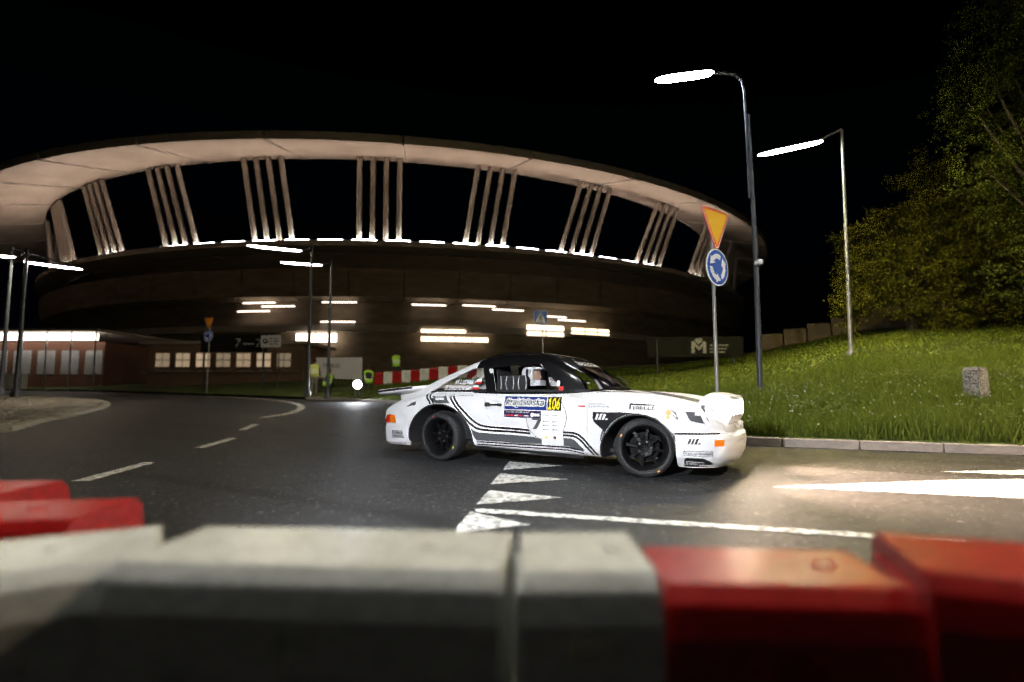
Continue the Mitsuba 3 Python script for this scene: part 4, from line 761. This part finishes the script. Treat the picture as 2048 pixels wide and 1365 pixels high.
# broad weeds, clover heads and weeds in the gutter
def leafy(n, xy, zl, size, seed):
    r = np.random.default_rng(seed); c = np.c_[xy, hland(xy[:, 0], xy[:, 1]) + zl]; u = r.normal(size=(n, 3)); u[:, 2] *= .5; u /= np.linalg.norm(u, axis=1, keepdims=True); w = np.cross(u, r.normal(size=(n, 3))); w /= np.linalg.norm(w, axis=1, keepdims=True); s = size * r.uniform(.5, 1.4, n)[:, None]
    v = np.stack([c - u * s, c + w * s * .42, c + u * s, c - w * s * .42], 1).reshape(-1, 3); f = (np.array([[0, 1, 2], [0, 2, 3]])[None] + (np.arange(n) * 4)[:, None, None]).reshape(-1, 3); return trimesh.Trimesh(v, f, process=False)
q = scatter(26000, 6, nearv); q = q[meshkit.noise(np.c_[q * 1.1, 0 * q[:, 0]], 9) > .45]; r_ = np.random.default_rng(8)
obj('weeds', leafy(len(q), q, r_.uniform(.08, .34, len(q)), .035, 11), 'weed_leaf', label='broad-leaved weeds growing among the verge grass', cat='weeds', kind='stuff')
q = scatter(900, 12, nearv); cl = cat_(*[mv(trimesh.creation.icosphere(1, r_.uniform(.007, .014)), x, y, z) for (x, y), z in zip(q, hland(q[:, 0], q[:, 1]) + r_.uniform(.16, .34, len(q)))])
obj('clover_flowers', cl, 'flower', label='tiny white clover heads dotted over the verge grass', cat='flowers', kind='stuff')
k = thing('marker_post', 'squat weathered concrete post standing in the verge grass at right', 'marker post')
x, y = 8.35, 9.75; zz = gz(x, y)
pm = m3.Manifold.hull_points(np.array([[sx * w, sy * w * .8, z] for sx in (-1, 1) for sy in (-1, 1) for w, z in ((.165, -.1), (.155, .58), (.13, .64))])).refine_to_length(.05); pv = as_tm(pm); pv.vertices += .012 * (meshkit.fbm(np.array(pv.vertices) * 9, 3)[:, None] - .5) * np.array([1, 1, 1])
mat('old_concrete', mikit.proc(lambda p, n, uv: MX((.12, .115, .10), (.40, .38, .33), FB(p.x * 14, p.y * 14, p.z * 9, octaves=4)) * (.5 + .9 * SS(.3, .6, N_(p.x * 50, p.y * 50, p.z * 40)))), .9)
obj('block', pv, 'old_concrete', k, 40, to=place(x, y, zz, 25))

# ------------------------------------------------------------------ trees
def tree(name, label, x, y, clumps, nleaf, size, seed, group=None, m='leaf', trunk_h=None):
    r = np.random.default_rng(seed); k = thing(name, label, 'tree', group); zb = gz(x, y)
    C = np.array([c[:3] for c in clumps]); R = np.array([c[3] for c in clumps]); top = C[:, 2].max()
    limbs = [tube([[x, y, zb - .2], [x + .1, y, zb + 2], [C[:, 0].mean(), C[:, 1].mean(), C[:, 2].mean()]], [.28, .22, .1], 9)]
    for c in C: limbs.append(tube([[x + .05, y, zb + 1.6], [(x + c[0]) / 2, (y + c[1]) / 2, (zb + 2 + c[2]) / 2 + .3], c], [.11, .06, .02], 6))
    obj('trunk', cat_(*limbs), 'bark', k, 50)
    w = R ** 2; pick = r.choice(len(C), nleaf, p=w / w.sum()); d = r.normal(size=(nleaf, 3)); d /= np.linalg.norm(d, axis=1, keepdims=True)
    # twigs: leaves gather round many small twig ends
    ntw = nleaf // 42; tw = r.integers(0, ntw, nleaf); tp = r.choice(len(C), ntw, p=w / w.sum()); td = r.normal(size=(ntw, 3)); td /= np.linalg.norm(td, axis=1, keepdims=True)
    tc = C[tp] + td * (R[tp] * r.uniform(.45, 1.08, ntw) ** .7)[:, None]
    p = tc[tw] + d * [1, 1, .6] * (size * r.uniform(.3, 4.6, nleaf))[:, None] + [0, 0, -.02]
    u = r.normal(size=(nleaf, 3)) + d * .6; u[:, 2] -= .35; u /= np.linalg.norm(u, axis=1, keepdims=True); ww = np.cross(u, r.normal(size=(nleaf, 3))); ww /= np.linalg.norm(ww, axis=1, keepdims=True); s = size * r.uniform(.55, 1.25, nleaf)[:, None]
    nrm = np.cross(u, ww)
    v = np.stack([p - u * s * .7, p + ww * s * .36 + nrm * s * .1, p + u * s, p - ww * s * .36 + nrm * s * .1], 1).reshape(-1, 3); f = (np.array([[0, 1, 2], [0, 2, 3]])[None] + (np.arange(nleaf) * 4)[:, None, None]).reshape(-1, 3)
    obj('crown', trimesh.Trimesh(v, f, process=False), m, k)
r_ = np.random.default_rng(21)
def cl_(c, rad, n, rr): 
    d = r_.normal(size=(n, 3)); d /= np.linalg.norm(d, axis=1, keepdims=True); return [(*(np.array(c) + d[i] * np.array(rad) * r_.uniform(.5, 1)), rr * r_.uniform(.7, 1.2)) for i in range(n)]
tree('big_tree', 'tall dark broadleaf tree filling the right picture edge', 19.0, 17.5, cl_((18.6, 17.3, 10.5), (3.4, 3.2, 3.0), 16, 1.5) + cl_((17.2, 16.8, 6.6), (2.6, 2.4, 2.4), 12, 1.25) + [(15.2, 17, 8.2, 1.0), (14.8, 16.8, 10.2, .9), (15.6, 17, 11.6, 1.0), (16.3, 16.5, 13.2, 1.2), (17.5, 16.5, 14.3, 1.3)], 60000, .075, 31, m='leaf_dark')
tree('broad_tree', 'yellow-lit bushy tree behind the thin lamp post', 20.5, 27.5, cl_((20.0, 27, 7.5), (3.4, 2.6, 2.6), 18, 1.5) + cl_((16.6, 26.5, 6.4), (1.9, 1.8, 2.2), 9, 1.0) + cl_((23.5, 27, 8.5), (3, 2.5, 3), 10, 1.6) + cl_((22.0, 26.5, 11.2), (2.4, 2, 1.6), 6, 1.2) + cl_((20.0, 25.6, 4.6), (3.8, 1.2, .8), 9, 1.1), 66000, .11, 32)
tree('round_tree', 'dim bushy tree at the right edge behind the tall dark one', 29, 30, cl_((29, 30, 8.5), (4, 3, 3.6), 16, 1.9), 26000, .12, 33)

# ------------------------------------------------------------------ far wall and hut on the slope
k = thing('low_wall', 'long low pale wall in warm light along the top of the grass slope', 'wall')
mat('wall_pale', mikit.proc(lambda p, n, uv: MX((.34, .26, .19), (.52, .42, .32), FB(p.x * .8, p.y * .8, p.z * 3))), .8)
for i in range(14):
    x0 = 21.5 + i * 1.75; y0 = 46.5 - i * .55; z = gz(x0 + .8, y0)
    obj('panel', rot(bx(x0, x0 + 1.70, y0 - .12, y0 + .12, z - .4, z + 1.35 + .02 * i, .02), -17, (0, 0, 1), (x0, y0, 0)), 'wall_pale', k)
k = thing('hut', 'small pale flat-roofed hut behind the low wall', 'building')
x, y = 36.5, 46; z = gz(x, y)
obj('wall', bx(x - 3.2, x + 3.0, y, y + 4, z - .5, z + 3.0), 'wall_pale', k); obj('roof', bx(x - 3.5, x + 3.3, y - .3, y + 4.3, z + 3.0, z + 3.2, .03), 'dark_steel', k); obj('door', bx(x - .5, x + .4, y - .04, y, z - .2, z + 2.1, .01), 'dark_steel', k); obj('window', bx(x + 1.1, x + 2.3, y - .03, y, z + 1.0, z + 2.1, .01), 'black', k)
mat('brick_dark', (.16, .07, .045), .8)
# ------------------------------------------------------------------ things before the stadium
k = thing('banner_board', 'pale sponsor board with dark lettering behind the marshals', 'banner')
M4 = frame_T([-9.7, 30.2, 2.05], -4); zb = gz(-9.7, 30.2)
obj('panel', plate(Polygon([(-1.35, -.5), (1.35, -.62), (1.35, .62), (-1.35, .62)]), .04, -.04, M4), 'grey_pale', k)
p, f = text2d('inteno', .30, False, .98); obj('lettering', bend(trimesh.Trimesh(np.c_[p[:, 0] - .9, p[:, 1] + .05, 0 * p[:, 0] + .004], f, process=False), M4), 'black', k)
for xx in (-1.2, 1.2): obj('leg', bend(bx(xx - .03, xx + .03, -1.6, .5, -.09, -.05), M4), 'dark_steel', k)
k = thing('notice_panel', 'small grey notice board with an emblem, left of the marshals', 'information board'); M4 = frame_T([-14.35, 32, 3.75], -6)
obj('panel', plate(sb(-.62, .62, -.36, .36), .04, -.04, M4), 'grey_pale', k); obj('emblem', plate(Point(-.34, .0).buffer(.16).difference(Point(-.34, .02).buffer(.07)), .004, .002, M4), 'stripe_black', k)
for i in range(3): obj('print_line', plate(sb(-.1, .5, .12 - .16 * i, .19 - .16 * i), .004, .002, M4), 'stripe_grey', k)
for xx in (-.5, .5): obj('leg', bend(bx(xx - .03, xx + .03, -2.8, -.3, -.09, -.05), M4), 'dark_steel', k)
k = thing('shop_sign', 'long dark hoarding with a pale figure 7 left of centre', 'hoarding'); M4 = frame_T([-17.6, 34, 3.8], -6)
obj('panel', plate(sb(-2.2, 2.2, -.55, .55), .08, -.08, M4), 'board_dark', k); p, f = text2d('7', .55, False)
obj('lettering', bend(trimesh.Trimesh(np.c_[p[:, 0] + .1, p[:, 1] - .25, 0 * p[:, 0] + .006], f, process=False), M4), 'grey_pale', k); obj('print_line', plate(sb(.65, 1.35, -.08, .0), .004, .002, M4), 'grey_pale', k); p, f = text2d('7', .5, False); obj('lettering', bend(trimesh.Trimesh(np.c_[p[:, 0] + 1.5, p[:, 1] - .25, 0 * p[:, 0] + .006], f, process=False), M4), 'grey_print', k)
for xx in (-2, 2): obj('leg', bend(bx(xx - .05, xx + .05, -3, -.5, -.12, -.08), M4), 'dark_steel', k)
# low building behind the roundabout with lit openings
k = thing('kiosk_building', 'long low dark building with a row of small lit windows left of centre', 'building')
x0, x1, y = -27, -15.5, 40.0; zb = gz(-21, 40); mat('brown_wall', (.20, .13, .09), .8)
obj('wall', bx(x0, x1, y, y + 6, zb - .5, zb + 2.9), 'brown_wall', k); obj('roof', bx(x0 - .4, x1 + .4, y - .5, y + 6.4, zb + 2.9, zb + 3.15, .03), 'concrete', k)
for i in range(7):
    xx = x1 - 1.4 - i * 1.5; w = obj('window', bx(xx - .5, xx + .5, y - .04, y - .005, zb + 1.25, zb + 2.25), 'lamp_glass', k, emit=tuple(np.array([.42, .30, .19]) * (.35 + .75 * ((i * 37) % 10) / 10)), weight=.02)
    obj('frame', bx(xx - .56, xx + .56, y - .06, y - .045, zb + 1.72, zb + 1.78), 'dark_steel', w); obj('frame', bx(xx - .02, xx + .02, y - .06, y - .045, zb + 1.25, zb + 2.25), 'dark_steel', w)
obj('rail', tube([[x0, y - .8, zb + .9], [x1, y - .8, zb + .9]], .04, 8), 'steel', k)
k = thing('pavilion', 'low pavilion with a glaring white lit canopy at the left edge', 'building')
x0, x1, y = -44, -32.5, 43.0; zb = gz(-36, 43)
obj('wall', bx(x0, x1, y, y + 8, zb - .5, zb + 3.6), 'brick_dark', k); obj('roof', bx(x0 - .5, x1 + .5, y - 1.5, y + 8.5, zb + 4.3, zb + 4.5, .04), 'concrete', k)
obj('light_box', bx(x0, x1, y - 1.0, y - .7, zb + 3.65, zb + 4.2, .03), 'lamp_glass', k, emit=(4.2, 3.9, 3.3), weight=.15)
for i in range(6):
    xx = x0 + 1.2 + i * 1.9; obj('window', bx(xx - .7, xx + .7, y - .05, y, zb + 1.0, zb + 2.9, .01), 'grey_pale', k); obj('post', tube([[xx + .95, y - 1.2, zb - .3], [xx + .95, y - 1.2, zb + 4.3]], .06, 8), 'steel', k)
# bright work lamp low over the road
k = thing('work_lamp', 'dazzling white work lamp on a low stand behind the car tail', 'lamp'); x, y = -7.0, 24.6; zb = float(hroad(x, y))
zl = .86 + 10 * 24.6 / 1080 + .02
obj('head', lathe([(0, .16), (.14, .14), (.21, .02), (.23, -.04), (.20, -.05)], 32, 'y').apply_transform(trimesh.transformations.translation_matrix([x, y, zl])), 'dark_steel', k, 40)
gl0 = lathe([(.0005, -.09), (.10, -.08), (.17, -.065), (.20, -.05)], 32, 'y'); gl0.apply_translation([x, y, zl])
if gl0.face_normals[:, 1].mean() > 0: gl0.invert()
obj('glass', gl0, 'lamp_glass', k, 40, emit=(420, 440, 480), weight=1.0)
for a in (90, 210, 330): obj('leg', tube([[x, y + .05, zl - .3], [x + .35 * math.cos(math.radians(a)), y + .05 + .35 * math.sin(math.radians(a)), zb]], .014, 6), 'dark_steel', k)
obj('yoke', tube([[x - .35, y, zl], [x - .35, y + .02, zl - .36], [x + .35, y + .02, zl - .36], [x + .35, y, zl]], .012, 6), 'dark_steel', k)

# ------------------------------------------------------------------ people
mat('skin', (.48, .30, .22), .55); mat('vest_green', (.40, .78, .06), .6); mat('vest_pale', (.72, .80, .22), .6); mat('reflector', (.85, .87, .88), .35); mat('cloth_dark', (.03, .032, .04), .85); mat('cloth_grey', (.22, .21, .19), .85); mat('hair_dark', (.03, .022, .016), .7); mat('helmet_white', (.82, .82, .84), .2, clearcoat=1.0); mat('glove_white', (.75, .75, .75), .7)
def limb(J, R):
    out = m3.Manifold()
    for (a, b), (ra, rb) in zip(zip(J[:-1], J[1:]), zip(R[:-1], R[1:])):
        out += m3.Manifold.batch_hull([m3.Manifold.sphere(ra, 14).translate(list(map(float, a))), m3.Manifold.sphere(rb, 14).translate(list(map(float, b)))])
    return out
def hand(wr, d, up, s=1.0, curl=.4):
    wr, d, up = (np.array(q, float) for q in (wr, d, up)); d /= np.linalg.norm(d); sd = np.cross(d, up); sd /= np.linalg.norm(sd); up = np.cross(sd, d)
    b = m3.Manifold.hull_points(np.array([wr + d * a + sd * c + up * e for a in (0, .085) for c in (-.036, .036) for e in (-.012, .012)]))
    for i, L in enumerate((.068, .078, .072, .056)):
        o = wr + d * .08 + sd * (-.03 + .02 * i); p, q_ = o, d.copy(); J = [o]
        for s_ in range(3): q_ = d * math.cos(curl * (s_ + 1)) - up * math.sin(curl * (s_ + 1)); p = p + q_ * L * (.45, .32, .25)[s_]; J.append(p)
        b += limb(J, [.0095, .009, .0085, .007])
    o = wr + d * .025 - sd * .034; b += limb([o, o + (d * .6 - sd * .7) * .035, o + (d * .9 - sd * .75) * .062 - up * .01], [.012, .011, .009])
    return b
def sm(m, L=.03, it=6):
    t = as_tm(m.refine_to_length(L)); t.merge_vertices(); trimesh.smoothing.filter_taubin(t, iterations=it); return t
def head_mesh(c, yaw, r=.1):
    h = m3.Manifold.sphere(1, 32).scale([.098, .078, .118]) + m3.Manifold.sphere(1, 24).scale([.07, .062, .07]).translate([.022, 0, -.065])
    h += m3.Manifold.hull_points(np.array([[.09, 0, .02], [.122, 0, -.03], [.09, .018, -.035], [.09, -.018, -.035]])) + m3.Manifold.hull_points(np.array([[.088, y, z] for y in (-.026, .026) for z in (-.066, -.058)] + [[.1, 0, -.06]]))
    for s in (-1, 1): h += m3.Manifold.sphere(1, 12).scale([.022, .010, .032]).translate([-.005, s * .08, -.01]); h -= m3.Manifold.sphere(.016, 10).translate([.100, s * .032, .012])
    return h.rotate([0, 0, yaw]).translate(list(c))
def marshal(label, x, y, yaw, vest, H=1.76, pose='stand', z=None, pants='cloth_dark', group=None, text=None):
    k = thing('person', label, 'person', group); z = gz(x, y) if z is None else z; s = H / 1.76
    to = T().translate([x, y, z]).rotate([0, 0, 1], yaw).scale(s)
    crouch = pose == 'crouch'
    hz, lean = (.46, .22) if crouch else (.93, .0)
    hip = np.array([0, 0, hz]); ch = hip + [.10 + lean * .6 if crouch else .02, 0, .46]; nk = ch + [.03 if crouch else 0, 0, .12]; hd = nk + [.03, 0, .145]
    legs = m3.Manifold(); up_ = m3.Manifold(); sk = head_mesh(hd, 0) + limb([nk + [0, 0, -.06], hd + [-.01, 0, -.05]], [.055, .052])
    for sg in (-1, 1):
        kn = np.array([.34, sg * .14, .42]) if crouch else np.array([.03, sg * .10, .49]); an = np.array([.05, sg * .14, .09]) if crouch else np.array([-.01, sg * .11, .09])
        legs += limb([hip + [0, sg * .09, 0], kn, an], [.092, .062, .045]) + limb([an + [-.03, 0, -.05], an + [.17, sg * .02, -.055]], [.042, .032])
        sh = ch + [0, sg * .19, .04]; el = sh + ([.16, sg * .05, -.22] if crouch else [.0, sg * .06, -.29]); wr = el + ([.2, -sg * .06, -.06] if crouch else [.09, sg * .0, -.24])
        up_ += limb([sh, el, wr], [.062, .048, .036]); sk += hand(wr, (wr - el), [0, sg, .3])
    tor = m3.Manifold.batch_hull([m3.Manifold.sphere(.10, 16).translate([float(q[0]), float(q[1]), float(q[2])]) for q in (hip + [0, .07, .02], hip + [0, -.07, .02], hip + [.03, .08, .22], hip + [.03, -.08, .22])]) + m3.Manifold.batch_hull([m3.Manifold.sphere(.105, 16).translate([float(q[0]), float(q[1]), float(q[2])]) for q in (hip + [.03, .08, .2], hip + [.03, -.08, .2], ch + [0, .12, .02], ch + [0, -.12, .02])])
    obj('body', sm(sk + limb([hip, ch, nk], [.09, .09, .055]), .02, 4), 'skin', k, True, to=to)
    obj('trousers', sm(legs), pants, k, True, to=to); obj('jacket', sm(up_ + tor.scale([.98, .98, 1])), 'cloth_dark', k, True, to=to)
    ve = sm(m3.Manifold.batch_hull([m3.Manifold.sphere(.125, 18).translate([float(q[0]), float(q[1]), float(q[2])]) for q in (hip + [.0, .09, .02], hip + [0, -.09, .02], ch + [0, .125, .0], ch + [0, -.125, .0])]), .03, 4)
    vk = obj('vest', ve, vest, k, True, to=to)
    vm = man(ve)
    for zz in (.10, .22):
        o = hip + (ch - hip) * (zz / .46 + .12); band_ = (vm.scale([1.0, 1.0, 1.0]) ^ m3.Manifold.cube([1, 1, .055]).translate([-.5, -.5, float(o[2]) - .03])); b2 = as_tm(band_); c0 = (hip + ch) / 2; b2.vertices = np.c_[(np.array(b2.vertices)[:, :2] - c0[:2]) * 1.03 + c0[:2], np.array(b2.vertices)[:, 2]]; obj('reflective_band', b2, 'reflector', vk, 30, to=to)
    hr = m3.Manifold.sphere(1, 28).scale([.106, .086, .122]).translate([-.012, 0, .014]).rotate([0, 0, 0]) - m3.Manifold.cube([.3, .3, .3]).translate([.035, -.15, -.25]) - m3.Manifold.cube([.3, .3, .2]).translate([-.15, -.15, -.26])
    obj('hair', as_tm(hr.translate(list(map(float, hd)))), 'hair_dark', k, True, to=to)
    return k
marshal('marshal in a pale yellow vest standing at the left end of the sponsor board', -10.45, 28.6, 95, 'vest_pale', 1.80, pants='cloth_grey', z=gz(-10.45, 28.6) - .02)
marshal('marshal in a green vest with white bands standing behind the far red and white barriers', -6.7, 31.2, 100, 'vest_green', 1.74, z=gz(-6.7, 31.2))
marshal('crouching marshal in a green vest below the sponsor board', -9.65, 28.2, 80, 'vest_green', 1.7, 'crouch', z=gz(-9.65, 28.2))
marshal('crouching marshal in a green vest just above the dazzling work lamp', -7.3, 27.6, 110, 'vest_green', 1.74, 'crouch', z=gz(-7.3, 27.6))
# crew inside the car
def crew(label, y, lean, glove):
    k = thing('person', label, 'person'); hip = np.array([.92, y, .48]); ch = np.array([.80, y, .86]); nk = ch + [.01, 0, .09]; hd = np.array([.93 + lean, y, 1.035])
    b = limb([hip, ch, nk, hd + [-.03, 0, -.06]], [.13, .14, .07, .06]); fig = m3.Manifold.batch_hull([m3.Manifold.sphere(.09, 14).translate(list(map(float, q))) for q in (ch + [0, .13, .03], ch + [0, -.13, .03], hip + [0, .09, 0], hip + [0, -.09, 0])]) + limb([nk + [0, 0, -.05], hd], [.06, .06])
    hands = m3.Manifold()
    for sg in (-1, 1):
        kn = np.array([1.36, y + sg * .13, .56]); an = np.array([1.62, y + sg * .10, .36]); fig += limb([hip + [0, sg * .09, 0], kn, an], [.095, .065, .05]) + limb([an, an + [.12, 0, .06]], [.045, .035])
        sh = ch + [.02, sg * .19, .03]; wr = np.array([1.36, y + sg * (.14 if glove else .08), .93 if glove else .72]); el = (sh + wr) / 2 + [0, sg * .07, -.12]; fig += limb([sh, el, wr], [.062, .05, .038]); hands += hand(wr, wr - el + [0, 0, .05], [0, 0, 1], curl=.75)
    obj('body', sm(fig, .03, 5), 'cloth_dark', k, True, to=CT); 
    fc = head_mesh((0, 0, 0), 0).translate(list(map(float, hd))); obj('face', sm(fc, .012, 2), 'skin', k, True, to=CT)
    he = (m3.Manifold.sphere(1, 40).scale([.150, .122, .150]) + m3.Manifold.hull_points(np.array([[x, yy, z] for yy in (-.075, .075) for x, z in ((.0, -.14), (.13, -.135), (.135, -.075), (.02, -.06))]))) - m3.Manifold.sphere(1, 32).scale([.125, .10, .128]) - m3.Manifold.hull_points(np.array([[x, yy, z] for yy in (-.15, .15) for x, z in ((.05, .055), (.2, .05), (.2, -.07), (.05, -.062))]))
    hk = obj('helmet', as_tm(he.translate(list(map(float, hd + [0, 0, .012])))), 'helmet_white', k, 40, to=CT)
    pk_ = m3.Manifold.hull_points(np.array([[x, yy, z] for yy in (-.10, .10) for x, z in ((.10, .06), (.10, .085), (.215, .075), (.215, .068))])).translate(list(map(float, hd + [0, 0, .012]))); obj('peak', as_tm(pk_), 'helmet_white', hk, 30, to=CT)
    for a in (-1, 1): obj('stripe', as_tm(m3.Manifold.hull_points(np.array([[x, a * .1235, z] for x, z in ((-.03, .06), (.0, .06), (-.01, -.05), (-.04, -.05))] + [[x, a * .118, z] for x, z in ((-.03, .06), (.0, .06), (-.01, -.05), (-.04, -.05))])).translate(list(map(float, hd + [0, 0, .012])))), 'cloth_dark', hk, to=CT)
    obj('gloves', sm(hands, .01, 2), 'glove_white' if glove else 'cloth_dark', k, True, to=CT)
crew('co-driver in a white peaked helmet at the near side window of the rally car', -.33, .14, False)
crew('driver in dark overalls with white gloves on the steering wheel, beyond the co-driver', .33, .06, True)
